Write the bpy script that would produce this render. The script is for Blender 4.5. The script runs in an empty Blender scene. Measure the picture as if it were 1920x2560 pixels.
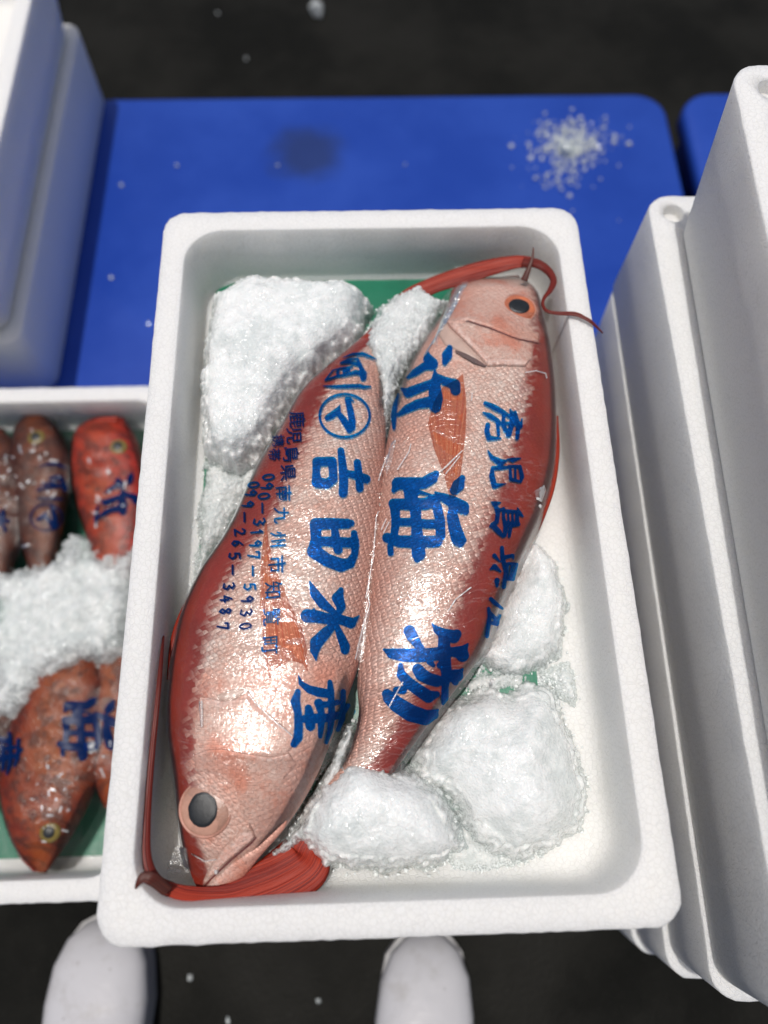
import bpy, math, random
import numpy as np
from mathutils import Vector, Matrix, noise
from mathutils.bvhtree import BVHTree
random.seed(7); rng = np.random.default_rng(7)
S = bpy.context.scene
COL = S.collection
R_ = math.radians

# ------------------------------------------------------------------ camera, world, sun
F, PW, PH = 1775.0, 1920, 2560
RIM = 0.54                                  # height of the near box's rim above the ground
CAM = Vector((0.19020, 0.10356, RIM + 0.54750))
RC = Matrix(((0.99949417, -0.02897745, 0.01310417),
             (-0.02263556, -0.93762654, -0.34690649),
             (0.02233928, 0.34643440, -0.93780817)))   # world -> camera (x right, y down, z ahead)
cam = bpy.data.cameras.new('camera')
camo = bpy.data.objects.new('camera', cam); COL.objects.link(camo)
rb = Matrix((RC[0], -RC[1], -RC[2])).transposed()
camo.matrix_world = Matrix.Translation(CAM) @ rb.to_4x4()
cam.sensor_fit = 'HORIZONTAL'; cam.sensor_width = 36.0; cam.lens = F / PW * 36.0
cam.clip_start = 0.01; cam.clip_end = 200
cam.dof.use_dof = True; cam.dof.focus_distance = 0.575
cam.dof.aperture_fstop = (cam.lens / 1000) / 0.0112
S.camera = camo

SUN_DIR = Vector((-0.085, 0.035, 1.0)).normalized()      # towards the sun, nearly overhead
w = bpy.data.worlds.new('World'); S.world = w; w.use_nodes = True
nt = w.node_tree; nt.nodes.clear()
sky = nt.nodes.new('ShaderNodeTexSky'); sky.sky_type = 'NISHITA'; sky.sun_disc = False
sky.dust_density = 4.0; sky.ozone_density = 0.3; sky.sun_elevation = math.asin(SUN_DIR.z); sky.sun_rotation = math.atan2(SUN_DIR.x, SUN_DIR.y)
bg = nt.nodes.new('ShaderNodeBackground'); bg.inputs[1].default_value = 0.12
wo = nt.nodes.new('ShaderNodeOutputWorld')
nt.links.new(sky.outputs[0], bg.inputs[0]); nt.links.new(bg.outputs[0], wo.inputs[0])
sl = bpy.data.lights.new('sun', 'SUN'); sl.energy = 3.9; sl.angle = R_(0.6); sl.color = (1.0, 0.97, 0.925)
so = bpy.data.objects.new('sun', sl); COL.objects.link(so)
so.rotation_euler = (-SUN_DIR).to_track_quat('-Z', 'Y').to_euler(); so.location = (0, 0, 4)
S.view_settings.view_transform = 'Standard'; S.view_settings.look = 'None'
S.view_settings.exposure = -0.74; S.view_settings.gamma = 1.0; S.view_settings.use_curve_mapping = False
S.render.engine = 'CYCLES'
S.cycles.max_bounces = 10; S.cycles.transparent_max_bounces = 24; S.cycles.transmission_bounces = 6
S.cycles.caustics_reflective = False; S.cycles.caustics_refractive = False
S.cycles.sample_clamp_indirect = 6.0

# ------------------------------------------------------------------ photograph pixel -> place
DS = 1920 / 1659.0
def ray(px, py):
    d = RC.transposed() @ Vector(((px - 960) / F, (py - 1280) / F, 1.0))
    return d.normalized()
def atz(px, py, z):                          # full pixel, z relative to the rim
    d = ray(px, py); t = (RIM + z - CAM.z) / d.z
    return CAM + d * t
def dz(x, y, z): return atz(x * DS, y * DS, z)   # the same from the reduced picture's pixels
def full(pts): return [(x * DS, y * DS) for x, y in pts]
def zoom(pts, ox, oy, s): return [(ox + p[0] / s, oy + p[1] / s) + tuple(q / s for q in p[2:]) for p in pts]

# ------------------------------------------------------------------ objects
def tag(o, label=None, cat=None, group=None, kind=None):
    if label: o['label'] = label
    if cat: o['category'] = cat
    if group: o['group'] = group
    if kind: o['kind'] = kind
    return o
def thing(name, loc, label, cat, group=None, rz=0):
    o = bpy.data.objects.new(name, None); COL.objects.link(o); o.location = loc; o.rotation_euler.z = rz
    o.empty_display_size = 0.05
    return tag(o, label, cat, group)
def root_of(o):
    while o.parent: o = o.parent
    return o
def obj(name, verts, faces, mat, parent=None, smooth=True, uv=None, attrs=None, mats=None, midx=None, local=False):
    off = Vector((0, 0, 0))
    if parent is not None and not local: off = root_of(parent).location
    me = bpy.data.meshes.new(name)
    me.from_pydata([tuple(Vector(v) - off) for v in verts], [], [list(f) for f in faces])
    if mats:
        for m in mats: me.materials.append(m)
        if midx is not None: me.polygons.foreach_set('material_index', np.asarray(midx, dtype=np.int32))
    else: me.materials.append(mat)
    if uv is not None:
        l = me.uv_layers.new(name='UVMap')
        li = np.empty(len(me.loops), dtype=np.int32); me.loops.foreach_get('vertex_index', li)
        l.data.foreach_set('uv', np.asarray(uv, dtype=np.float32)[li].ravel())
    for k, a in (attrs or {}).items():
        at = me.attributes.new(k, 'FLOAT', 'POINT'); at.data.foreach_set('value', np.asarray(a, dtype=np.float32))
    if smooth: me.polygons.foreach_set('use_smooth', np.ones(len(me.polygons), dtype=bool))
    me.update()
    o = bpy.data.objects.new(name, me); COL.objects.link(o)
    if parent is not None: o.parent = parent
    return o

# ------------------------------------------------------------------ material helper
class M:
    def __init__(s, name):
        s.m = bpy.data.materials.new(name); s.m.use_nodes = True
        s.t = s.m.node_tree; s.t.nodes.clear()
        s.out = s.n('ShaderNodeOutputMaterial')
    def n(s, typ, **kw):
        nd = s.t.nodes.new(typ)
        for k, v in kw.items(): setattr(nd, k, v)
        return nd
    def put(s, sock, v):
        if v is None: return
        if isinstance(v, bpy.types.NodeSocket): s.t.links.new(v, sock)
        else:
            if sock.type == 'RGBA' and len(v) == 3: v = (*v, 1)
            sock.default_value = v
    def math(s, op, a, b=None, c=None, clamp=False):
        nd = s.n('ShaderNodeMath', operation=op, use_clamp=clamp)
        for i, v in enumerate((a, b, c)): s.put(nd.inputs[i], v)
        return nd.outputs[0]
    def mix(s, f, a, b, blend='MIX'):
        nd = s.n('ShaderNodeMix', data_type='RGBA', blend_type=blend)
        s.put(nd.inputs[0], f); s.put(nd.inputs[6], a); s.put(nd.inputs[7], b)
        return nd.outputs[2]
    def ramp(s, f, lo, hi, a=0.0, b=1.0):
        nd = s.n('ShaderNodeMapRange', interpolation_type='SMOOTHSTEP')
        for i, v in enumerate((f, lo, hi, a, b)): s.put(nd.inputs[i], v)
        return nd.outputs[0]
    def coord(s, kind='Object', scale=None, loc=None):
        c = s.n('ShaderNodeTexCoord').outputs[kind]
        if scale is None and loc is None: return c
        mp = s.n('ShaderNodeMapping'); s.put(mp.inputs[0], c)
        if loc is not None: mp.inputs[1].default_value = loc
        if scale is not None: mp.inputs[3].default_value = scale if not isinstance(scale, (int, float)) else (scale,) * 3
        return mp.outputs[0]
    def noise(s, vec, scale, detail=3, rough=0.5, dist=0.0, col=False):
        nd = s.n('ShaderNodeTexNoise'); s.put(nd.inputs['Vector'], vec)
        nd.inputs['Scale'].default_value = scale; nd.inputs['Detail'].default_value = detail
        nd.inputs['Roughness'].default_value = rough; nd.inputs['Distortion'].default_value = dist
        return nd.outputs[1 if col else 0]
    def voro(s, vec, scale, feature='F1', rand=1.0, out='Distance'):
        nd = s.n('ShaderNodeTexVoronoi', feature=feature); s.put(nd.inputs['Vector'], vec)
        nd.inputs['Scale'].default_value = scale; nd.inputs['Randomness'].default_value = rand
        return nd.outputs[out]
    def bump(s, h, strength=0.5, dist=0.001, normal=None):
        nd = s.n('ShaderNodeBump'); s.put(nd.inputs['Height'], h)
        nd.inputs['Strength'].default_value = strength; nd.inputs['Distance'].default_value = dist
        if normal is not None: s.put(nd.inputs['Normal'], normal)
        return nd.outputs[0]
    def attr(s, name):
        nd = s.n('ShaderNodeAttribute'); nd.attribute_name = name; return nd.outputs['Fac']
    def pbr(s, base, rough=0.5, normal=None, **kw):
        nd = s.n('ShaderNodeBsdfPrincipled')
        s.put(nd.inputs['Base Color'], base); s.put(nd.inputs['Roughness'], rough)
        if normal is not None: s.put(nd.inputs['Normal'], normal)
        for k, v in kw.items(): s.put(nd.inputs[k.replace('_', ' ')], v)
        return nd.outputs[0]
    def done(s, shader):
        s.t.links.new(shader, s.out.inputs[0]); return s.m

def mat_foam():
    m = M('styrofoam'); c = m.coord()
    v = m.voro(c, 250); ve = m.voro(c, 250, 'DISTANCE_TO_EDGE'); v2 = m.noise(c, 70, 3); fine = m.noise(c, 1100, 2)
    h = m.math('ADD', m.math('MULTIPLY', v2, 0.5), m.ramp(ve, 0.0, 0.12))
    su = m.attr('rim_s'); tv = m.attr('rim_t'); st = m.attr('rim_straight')
    fx = m.math('SUBTRACT', m.math('MODULO', m.math('ADD', su, 5.0), 0.0235), 0.01175)
    fy = m.math('MULTIPLY', m.math('SUBTRACT', tv, 0.5), 0.019)
    rr = m.math('SQRT', m.math('ADD', m.math('MULTIPLY', fx, fx), m.math('MULTIPLY', fy, fy)))
    mk = m.math('MULTIPLY', m.ramp(rr, 0.0062, 0.0050), st)
    mk = m.math('MULTIPLY', mk, m.ramp(m.noise(c, 9, 2), 0.38, 0.62))
    stripe = m.math('MULTIPLY', m.math('SINE', m.math('MULTIPLY', fx, 6.2832 / 0.0017)), mk)
    n = m.bump(h, 0.40, 0.0009); n = m.bump(fine, 0.35, 0.0007, n); n = m.bump(stripe, 0.22, 0.0005, n)
    dirt = m.ramp(m.noise(c, 14, 4, 0.6), 0.60, 0.78)
    speck = m.ramp(m.voro(c, 30), 0.030, 0.018)
    base = m.mix(m.ramp(ve, 0.0, 0.08), (0.80, 0.79, 0.765), (0.875, 0.865, 0.84))
    base = m.mix(m.math('MULTIPLY', dirt, 0.10), base, (0.42, 0.39, 0.33))
    base = m.mix(m.math('MULTIPLY', speck, 0.30), base, (0.35, 0.30, 0.22))
    return m.done(m.pbr(base, 0.6, n, Specular_IOR_Level=0.2, Subsurface_Weight=0.55,
                        Subsurface_Radius=(0.022, 0.021, 0.019), Subsurface_Scale=1.0))
def mat_fish(name, red, silver, shine, belly, scale=0.0046, metal=0.45, soft=0.045, mottle=0.0):
    m = M(name)
    uv = m.coord('UV')
    d = m.noise(uv, 120, 2, col=True)
    wv = m.n('ShaderNodeVectorMath', operation='MULTIPLY_ADD'); m.put(wv.inputs[0], d); wv.inputs[1].default_value = (0.0012,) * 3; m.put(wv.inputs[2], uv)
    mp = m.n('ShaderNodeMapping'); m.put(mp.inputs[0], wv.outputs[0]); mp.inputs[3].default_value = (1 / scale * 1.1, 1 / scale * 0.8, 1); mp.inputs[2].default_value = (0, 0, R_(30))
    vo = m.n('ShaderNodeTexVoronoi', voronoi_dimensions='2D'); m.put(vo.inputs['Vector'], mp.outputs[0]); vo.inputs['Scale'].default_value = 1; vo.inputs['Randomness'].default_value = 0.38
    ed = m.n('ShaderNodeTexVoronoi', voronoi_dimensions='2D', feature='DISTANCE_TO_EDGE'); m.put(ed.inputs['Vector'], mp.outputs[0]); ed.inputs['Scale'].default_value = 1; ed.inputs['Randomness'].default_value = 0.38
    sc = m.n('ShaderNodeSeparateColor'); m.put(sc.inputs[0], vo.outputs['Color'])
    cell = sc.outputs[0]; cell2 = sc.outputs[1]; spark = m.ramp(m.noise(uv, 300, 3, 0.65, 1.2), 0.40, 0.60)
    head = m.attr('headness'); red_a = m.attr('redness'); vv = m.attr('across')
    nz = m.noise(uv, 38, 4, 0.6); nf = m.noise(uv, 420, 3, 0.7); nb = m.noise(uv, 12, 3)
    r = m.math('ADD', red_a, m.math('MULTIPLY', m.math('SUBTRACT', cell, 0.5), 0.075))
    r = m.math('ADD', r, m.math('MULTIPLY', m.math('SUBTRACT', nz, 0.5), 0.07))
    rm = m.ramp(r, -soft, soft)
    col = m.mix(m.math('MULTIPLY_ADD', spark, 0.34, m.math('MULTIPLY', cell2, m.math('MULTIPLY', m.math('SUBTRACT', 1.0, head), 0.45)), clamp=True), silver, shine)
    col = m.mix(m.math('MULTIPLY', m.ramp(nb, 0.40, 0.66), 0.60), col, belly)
    col = m.mix(m.math('MULTIPLY', m.ramp(m.noise(uv, 26, 5, 0.75), 0.56, 0.72), 0.40), col, (0.52, 0.22, 0.165))
    col = m.mix(m.math('MULTIPLY', m.ramp(vv, 0.62, 0.98), 0.75), col, belly)
    col = m.mix(m.math('MULTIPLY', m.math('MULTIPLY', m.ramp(m.noise(uv, 22, 4, 0.65), 0.46, 0.66), head), 0.75), col, tuple(q * k for q, k in zip(belly, (1.0, 0.72, 0.6))))
    edge = m.ramp(ed.outputs['Distance'], 0.09, 0.0)
    col = m.mix(m.math('MULTIPLY', m.math('MULTIPLY', edge, m.math('SUBTRACT', 1.0, m.math('MULTIPLY', head, 0.6))), 0.55), col, tuple(0.5 * q for q in belly))
    redv = m.mix(m.ramp(nz, 0.3, 0.75), red, tuple(q * 1.45 for q in red))
    redv = m.mix(m.math('MULTIPLY', edge, 0.25), redv, tuple(q * 0.6 for q in red))
    col = m.mix(rm, col, redv)
    if mottle: col = m.mix(m.math('MULTIPLY', m.ramp(m.noise(uv, 60, 4, 0.7), 0.42, 0.62), mottle), col, (0.028, 0.010, 0.008))
    hgt = m.math('MULTIPLY', m.ramp(ed.outputs['Distance'], 0.0, 0.35), m.math('MULTIPLY_ADD', cell, 0.5, 0.6)); smooth = m.math('SUBTRACT', 1.0, m.math('MULTIPLY', rm, 0.85)); hgt = m.math('MULTIPLY', hgt, smooth)
    n = m.bump(m.math('MULTIPLY', hgt, m.math('SUBTRACT', 1.0, m.math('MULTIPLY', head, 0.55))), 0.75, 0.0011)
    n = m.bump(m.math('MULTIPLY', m.math('ADD', nf, m.math('MULTIPLY', spark, 0.4)), smooth), 0.55, 0.0008, n); n = m.bump(nz, 0.45, 0.0022, n); n = m.bump(m.math('MULTIPLY', m.noise(uv, 170, 2, 0.5, 1.5), smooth), 0.45, 0.0016, n)
    met = m.math('MULTIPLY', m.math('SUBTRACT', 1.0, m.math('MULTIPLY', rm, 0.9)), metal)
    return m.done(m.pbr(col, m.math('MULTIPLY_ADD', head, 0.12, m.ramp(nf, 0.2, 0.9, 0.28, 0.48)), n, Metallic=met, Specular_IOR_Level=0.4))
def mat_streak(name, a, b, freq=900, alpha=1.0, axis=1):
    m = M(name); uv = m.coord('UV')
    mp = m.n('ShaderNodeMapping'); m.put(mp.inputs[0], uv); mp.inputs[3].default_value = (6, freq, 1)
    v = m.noise(mp.outputs[0], 1.0, 3, 0.6, 0.2)
    col = m.mix(m.ramp(v, 0.34, 0.66), a, b)
    n = m.bump(v, 0.6, 0.0012)
    sh = m.pbr(col, 0.42, n, Specular_IOR_Level=0.3)
    if alpha < 1:
        tr = m.n('ShaderNodeBsdfTransparent'); tr.inputs[0].default_value = (1.0, 0.72, 0.6, 1)
        mx = m.n('ShaderNodeMixShader')
        m.put(mx.inputs[0], m.math('MULTIPLY', m.ramp(v, 0.25, 0.7, 1.0, 0.45), alpha, clamp=True))
        m.t.links.new(tr.outputs[0], mx.inputs[1]); m.t.links.new(sh, mx.inputs[2]); sh = mx.outputs[0]
    return m.done(sh)
def mat_film(name, bumpk=1.0, haze_=0.05, rgh=0.085, gl=1.0):
    m = M(name); c = m.coord()
    mp = m.n('ShaderNodeMapping'); m.put(mp.inputs[0], c); mp.inputs[2].default_value = (0, 0, R_(55)); mp.inputs[3].default_value = (28, 90, 60)
    a = m.noise(mp.outputs[0], 1.0, 2, 0.5, 1.0)
    rid = m.ramp(m.math('ABSOLUTE', m.math('SUBTRACT', a, 0.5)), 0.030, 0.0)
    rid = m.math('MULTIPLY', rid, m.ramp(m.noise(c, 16, 2), 0.50, 0.62))
    cr = m.noise(c, 330, 3, 0.65, 0.8)
    b = m.noise(c, 55, 3, 0.5, 0.6)
    n = m.bump(rid, 0.5 * bumpk, 0.0014); n = m.bump(b, 0.30 * bumpk, 0.004, n); n = m.bump(cr, 0.75 * bumpk, 0.0010, n); n = m.bump(m.noise(c, 120, 2, 0.5, 1.0), 0.5 * bumpk, 0.0025, n)
    g = m.n('ShaderNodeBsdfGlossy'); g.inputs['Roughness'].default_value = rgh; m.put(g.inputs['Normal'], n)
    g.inputs['Color'].default_value = (1, 1, 1, 1)
    t = m.n('ShaderNodeBsdfTransparent'); t.inputs[0].default_value = (0.97, 0.97, 0.97, 1)
    fr = m.n('ShaderNodeFresnel'); fr.inputs[0].default_value = 1.38
    d = m.n('ShaderNodeBsdfDiffuse'); d.inputs[0].default_value = (0.85, 0.85, 0.85, 1)
    m1 = m.n('ShaderNodeMixShader'); m.put(m1.inputs[0], m.math('ADD', haze_ * 0.15, m.math('MULTIPLY', rid, haze_ * 1.5))); m.t.links.new(t.outputs[0], m1.inputs[1]); m.t.links.new(d.outputs[0], m1.inputs[2])
    m2 = m.n('ShaderNodeMixShader'); m.put(m2.inputs[0], m.math('MULTIPLY', fr.outputs[0], gl)); m.t.links.new(m1.outputs[0], m2.inputs[1]); m.t.links.new(g.outputs[0], m2.inputs[2])
    return m.done(m2.outputs[0])
def mat_ink(name='blue_ink', tint=(0.010, 0.42, 0.95)):
    m = M(name); c = m.coord()
    nz = m.noise(c, 260, 3, 0.6)
    t = m.n('ShaderNodeBsdfTransparent'); m.put(t.inputs[0], m.mix(nz, tuple(q * 0.85 for q in tint), tuple(min(1, q * 1.12) for q in tint)))
    d = m.pbr((0.004, 0.075, 0.42), 0.3, m.bump(m.noise(c, 90, 2), 0.3, 0.002))
    mx = m.n('ShaderNodeMixShader'); mx.inputs[0].default_value = 0.16
    m.t.links.new(t.outputs[0], mx.inputs[1]); m.t.links.new(d, mx.inputs[2])
    return m.done(mx.outputs[0])
def mat_ice(name, base, trans=0.0, kk=0.9, lo=0.10, hi=0.95):
    m = M(name); c = m.coord()
    w1 = m.n('ShaderNodeVectorMath', operation='MULTIPLY_ADD'); m.put(w1.inputs[0], m.noise(c, 300, 2, col=True)); w1.inputs[1].default_value = (0.002,) * 3; m.put(w1.inputs[2], c)
    cc = m.voro(w1.outputs[0], 520, out='Color'); c2 = m.voro(w1.outputs[0], 1100, out='Color')
    mixc = m.mix(0.4, cc, c2)
    f = m.n('ShaderNodeVectorMath', operation='SUBTRACT'); m.put(f.inputs[0], mixc); f.inputs[1].default_value = (0.5, 0.5, 0.5)
    f2 = m.n('ShaderNodeVectorMath', operation='SCALE'); m.put(f2.inputs[0], f.outputs[0]); f2.inputs['Scale'].default_value = kk
    ad = m.n('ShaderNodeVectorMath', operation='ADD'); m.put(ad.inputs[0], m.n('ShaderNodeNewGeometry').outputs['Normal']); m.put(ad.inputs[1], f2.outputs[0])
    nn = m.n('ShaderNodeVectorMath', operation='NORMALIZE'); m.put(nn.inputs[0], ad.outputs[0]); n = nn.outputs[0]
    a = m.noise(c, 110, 4, 0.6); g = m.noise(c, 520, 3, 0.6)
    n0 = m.bump(g, 0.5, 0.0013); n0 = m.bump(m.voro(w1.outputs[0], 520), 0.45, 0.0016, n0)
    col = m.mix(m.ramp(m.math('ADD', m.math('MULTIPLY', a, 0.5), m.math('MULTIPLY', m.noise(c, 28, 3), 0.5)), 0.42, 0.62), base, tuple(q * k for q, k in zip(base, (0.80, 0.825, 0.825))))
    white = m.pbr(col, 0.25, n0, Specular_IOR_Level=0.2, IOR=1.31, Transmission_Weight=trans, Coat_Weight=1.0, Coat_Roughness=0.10, Coat_IOR=1.33, Coat_Normal=n,
                        Subsurface_Weight=0.55, Subsurface_Radius=(0.008, 0.009, 0.0095), Subsurface_Scale=1.0)
    tr = m.n('ShaderNodeBsdfTransparent'); tr.inputs[0].default_value = (0.90, 0.95, 0.94, 1)
    gl = m.pbr((0.80, 0.84, 0.84), 0.10, n, Specular_IOR_Level=0.6)
    cl = m.n('ShaderNodeMixShader'); m.put(cl.inputs[0], m.ramp(g, 0.35, 0.65, 0.30, 0.85)); m.t.links.new(tr.outputs[0], cl.inputs[1]); m.t.links.new(gl, cl.inputs[2])
    dp = m.math('ADD', m.attr('depth'), m.math('MULTIPLY', m.math('SUBTRACT', m.noise(c, 85, 4, 0.65), 0.5), 1.3))
    fin = m.n('ShaderNodeMixShader'); m.put(fin.inputs[0], m.ramp(dp, lo, hi)); m.t.links.new(cl.outputs[0], fin.inputs[1]); m.t.links.new(white, fin.inputs[2])
    return m.done(fin.outputs[0])
def mat_simple(name, col, rough=0.5, var=0.15, sc=30, **kw):
    m = M(name); c = m.coord(); nz = m.noise(c, sc, 4, 0.6)
    b = m.mix(nz, tuple(q * (1 - var) for q in col), tuple(q * (1 + var) for q in col))
    return m.done(m.pbr(b, rough, m.bump(m.noise(c, sc * 12, 2), 0.2, 0.001), **kw))
def mat_asphalt():
    m = M('wet_asphalt'); c = m.coord()
    a = m.noise(c, 3.5, 4, 0.6); g = m.voro(c, 160); f = m.noise(c, 380, 3)
    col = m.mix(m.ramp(a, 0.35, 0.65), (0.0045, 0.0046, 0.0038), (0.011, 0.0105, 0.0085))
    col = m.mix(m.math('MULTIPLY', m.ramp(g, 0.25, 0.1), 0.5), col, (0.018, 0.018, 0.016))
    n = m.bump(g, 0.35, 0.002); n = m.bump(f, 0.4, 0.001, n)
    return m.done(m.pbr(col, m.ramp(a, 0.35, 0.7, 0.8, 0.6), n, Specular_IOR_Level=0.12))
def mat_blue():
    m = M('blue_plastic'); c = m.n('ShaderNodeNewGeometry').outputs['Position']
    a = m.noise(c, 5, 4, 0.6); f = m.noise(c, 160, 3)
    p = dz(662, 330, -0.40)
    dist = m.n('ShaderNodeVectorMath', operation='DISTANCE'); m.put(dist.inputs[0], c); dist.inputs[1].default_value = p
    dd = m.math('ADD', dist.outputs['Value'], m.math('MULTIPLY', m.math('SUBTRACT', m.noise(c, 22, 3), 0.5), 0.05))
    st = m.ramp(dd, 0.085, 0.03)
    col = m.mix(m.ramp(a, 0.3, 0.7), (0.010, 0.048, 0.33), (0.017, 0.066, 0.39))
    col = m.mix(m.math('MULTIPLY', m.ramp(m.noise(c, 30, 5, 0.7), 0.62, 0.75), 0.15), col, (0.06, 0.11, 0.35))
    col = m.mix(m.math('MULTIPLY', st, 0.75), col, (0.018, 0.032, 0.10))
    return m.done(m.pbr(col, m.ramp(a, 0.3, 0.7, 0.38, 0.5), m.bump(f, 0.15, 0.001), Specular_IOR_Level=0.35))
FOAM = mat_foam(); ICE = mat_ice('crushed_ice_white', (0.90, 0.92, 0.91)); ICE_CLEAR = mat_ice('crushed_ice_clear', (0.86, 0.885, 0.875), 0.1, 0.9, 0.35, 1.15)
BLUE = mat_blue(); ASPH = mat_asphalt(); INK = mat_ink(); INK_DARK = mat_ink('dark_blue_ink', (0.01, 0.09, 0.34))
PAINTED_GLINT = mat_film('painted_glint', 0.6, 3.4, 0.10, 3.0)  # whitish diffuse part stands in for highlights on the film
HAZE_FILM = mat_film('folded_film', 0.9, 0.7, 0.12)
FILM = mat_film('clear_film', 0.45, 0.04, 0.10, 2.0); FILM2 = mat_film('wet_clear_film', 0.9, 0.0, 0.12, 0.9)
GRAIN = mat_simple('ice_grain', (0.82, 0.85, 0.84), 0.12, 0.06, 200, Specular_IOR_Level=0.5)
GREEN = mat_simple('green_sheet', (0.012, 0.17, 0.095), 0.35, 0.25, 40)
SNAPPER = mat_fish('red_snapper_skin', (0.22, 0.020, 0.009), (0.76, 0.48, 0.40), (0.97, 0.90, 0.84), (0.74, 0.36, 0.27), 0.0038, 0.25, 0.07)
FIN = mat_streak('fin_membrane', (0.42, 0.05, 0.020), (0.72, 0.24, 0.11), 900, 0.78)
TAIL = mat_streak('red_fin_rays', (0.15, 0.007, 0.004), (0.40, 0.040, 0.016), 1100)
DARKRAY = mat_streak('dark_red_fin_rays', (0.07, 0.008, 0.006), (0.20, 0.02, 0.012), 700)
TIP = mat_streak('brown_fin_tip', (0.05, 0.012, 0.01), (0.12, 0.03, 0.02), 700)
IRIS = mat_simple('iris', (0.54, 0.30, 0.225), 0.25, 0.5, 70)
PUPIL = mat_simple('pupil', (0.014, 0.017, 0.020), 0.3, 0.5, 220)
LID = mat_simple('eye_rim', (0.50, 0.24, 0.18), 0.35, 0.4, 120)
MEMBRANE = mat_simple('gill_membrane', (0.66, 0.47, 0.40), 0.3, 0.2, 90)
DARKGAP = mat_simple('dark_gill_slit', (0.13, 0.075, 0.07), 0.4, 0.3, 90)
MOUTH = mat_simple('dark_mouth_line', (0.17, 0.035, 0.03), 0.4, 0.3, 90)
def mat_rubber():
    m = M('white_rubber'); c = m.coord(); d = m.ramp(m.noise(c, 24, 5, 0.7), 0.52, 0.72); k = m.ramp(m.voro(c, 60), 0.10, 0.05)
    b = m.mix(m.math('MULTIPLY', d, 0.35), (0.60, 0.595, 0.62), (0.36, 0.34, 0.31)); b = m.mix(m.math('MULTIPLY', k, 0.5), b, (0.16, 0.15, 0.13))
    return m.done(m.pbr(b, 0.2, m.bump(m.noise(c, 45, 3), 0.25, 0.004), Specular_IOR_Level=0.5))
RUBBER = mat_rubber()
SOLE = mat_simple('boot_sole', (0.45, 0.44, 0.44), 0.5, 0.1, 20)

# ------------------------------------------------------------------ outlines -> meshes (signed fields, clipped grid)
def sdf_strokes(strokes, X, Y):
    d = np.full(X.shape, 1e9)
    for st in strokes:
        if len(st) == 1: st = [st[0], st[0]]
        for (x0, y0, r0), (x1, y1, r1) in zip(st[:-1], st[1:]):
            vx, vy = x1 - x0, y1 - y0; L2 = vx * vx + vy * vy + 1e-9
            t = np.clip(((X - x0) * vx + (Y - y0) * vy) / L2, 0, 1)
            dd = np.hypot(X - x0 - t * vx, Y - y0 - t * vy) - (r0 + t * (r1 - r0))
            d = np.minimum(d, dd)
    return d
def sdf_poly(poly, X, Y):
    d = np.full(X.shape, 1e9); ins = np.zeros(X.shape, bool)
    n = len(poly)
    for i in range(n):
        x0, y0 = poly[i][:2]; x1, y1 = poly[(i + 1) % n][:2]
        vx, vy = x1 - x0, y1 - y0; L2 = vx * vx + vy * vy + 1e-12
        t = np.clip(((X - x0) * vx + (Y - y0) * vy) / L2, 0, 1)
        d = np.minimum(d, np.hypot(X - x0 - t * vx, Y - y0 - t * vy))
        c = ((y0 > Y) != (y1 > Y)) & (X < (x1 - x0) * (Y - y0) / ((y1 - y0) if y1 != y0 else 1e-12) + x0)
        ins ^= c
    return np.where(ins, -d, d)
def clip_grid(x0, y0, h, fld):
    """polygons of the region fld<0 on a regular grid; returns 2-D verts, faces, field at verts"""
    ny, nx = fld.shape; vid = {}; V = []; Fv = []; faces = []
    def gv(i, j):
        k = (i, j)
        if k not in vid: vid[k] = len(V); V.append((x0 + j * h, y0 + i * h)); Fv.append(fld[i, j])
        return vid[k]
    def ev(a, b):
        k = (a, b) if a < b else (b, a)
        if k not in vid:
            fa, fb = fld[a], fld[b]; t = fa / (fa - fb)
            vid[k] = len(V); V.append((x0 + (a[1] + t * (b[1] - a[1])) * h, y0 + (a[0] + t * (b[0] - a[0])) * h)); Fv.append(0.0)
        return vid[k]
    neg = fld < 0
    any_ = neg[:-1, :-1] | neg[1:, :-1] | neg[:-1, 1:] | neg[1:, 1:]
    for i, j in zip(*np.nonzero(any_)):
        i = int(i); j = int(j)
        cs = [(i, j), (i, j + 1), (i + 1, j + 1), (i + 1, j)]; poly = []
        for a, b in zip(cs, cs[1:] + cs[:1]):
            if neg[a]: poly.append(gv(*a))
            if neg[a] != neg[b]: poly.append(ev(a, b))
        poly = [p for q, p in enumerate(poly) if p != poly[q - 1]]
        if len(poly) >= 3: faces.append(poly)
    return V, faces, Fv
def field_mesh(fn, bbox, h):
    x0, y0, x1, y1 = bbox
    nx = int((x1 - x0) / h) + 2; ny = int((y1 - y0) / h) + 2
    X, Y = np.meshgrid(x0 + np.arange(nx) * h, y0 + np.arange(ny) * h)
    return clip_grid(x0, y0, h, fn(X, Y))
def bbox_of(pts, pad):
    xs = [p[0] for p in pts]; ys = [p[1] for p in pts]
    return min(xs) - pad, min(ys) - pad, max(xs) + pad, max(ys) + pad

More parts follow.
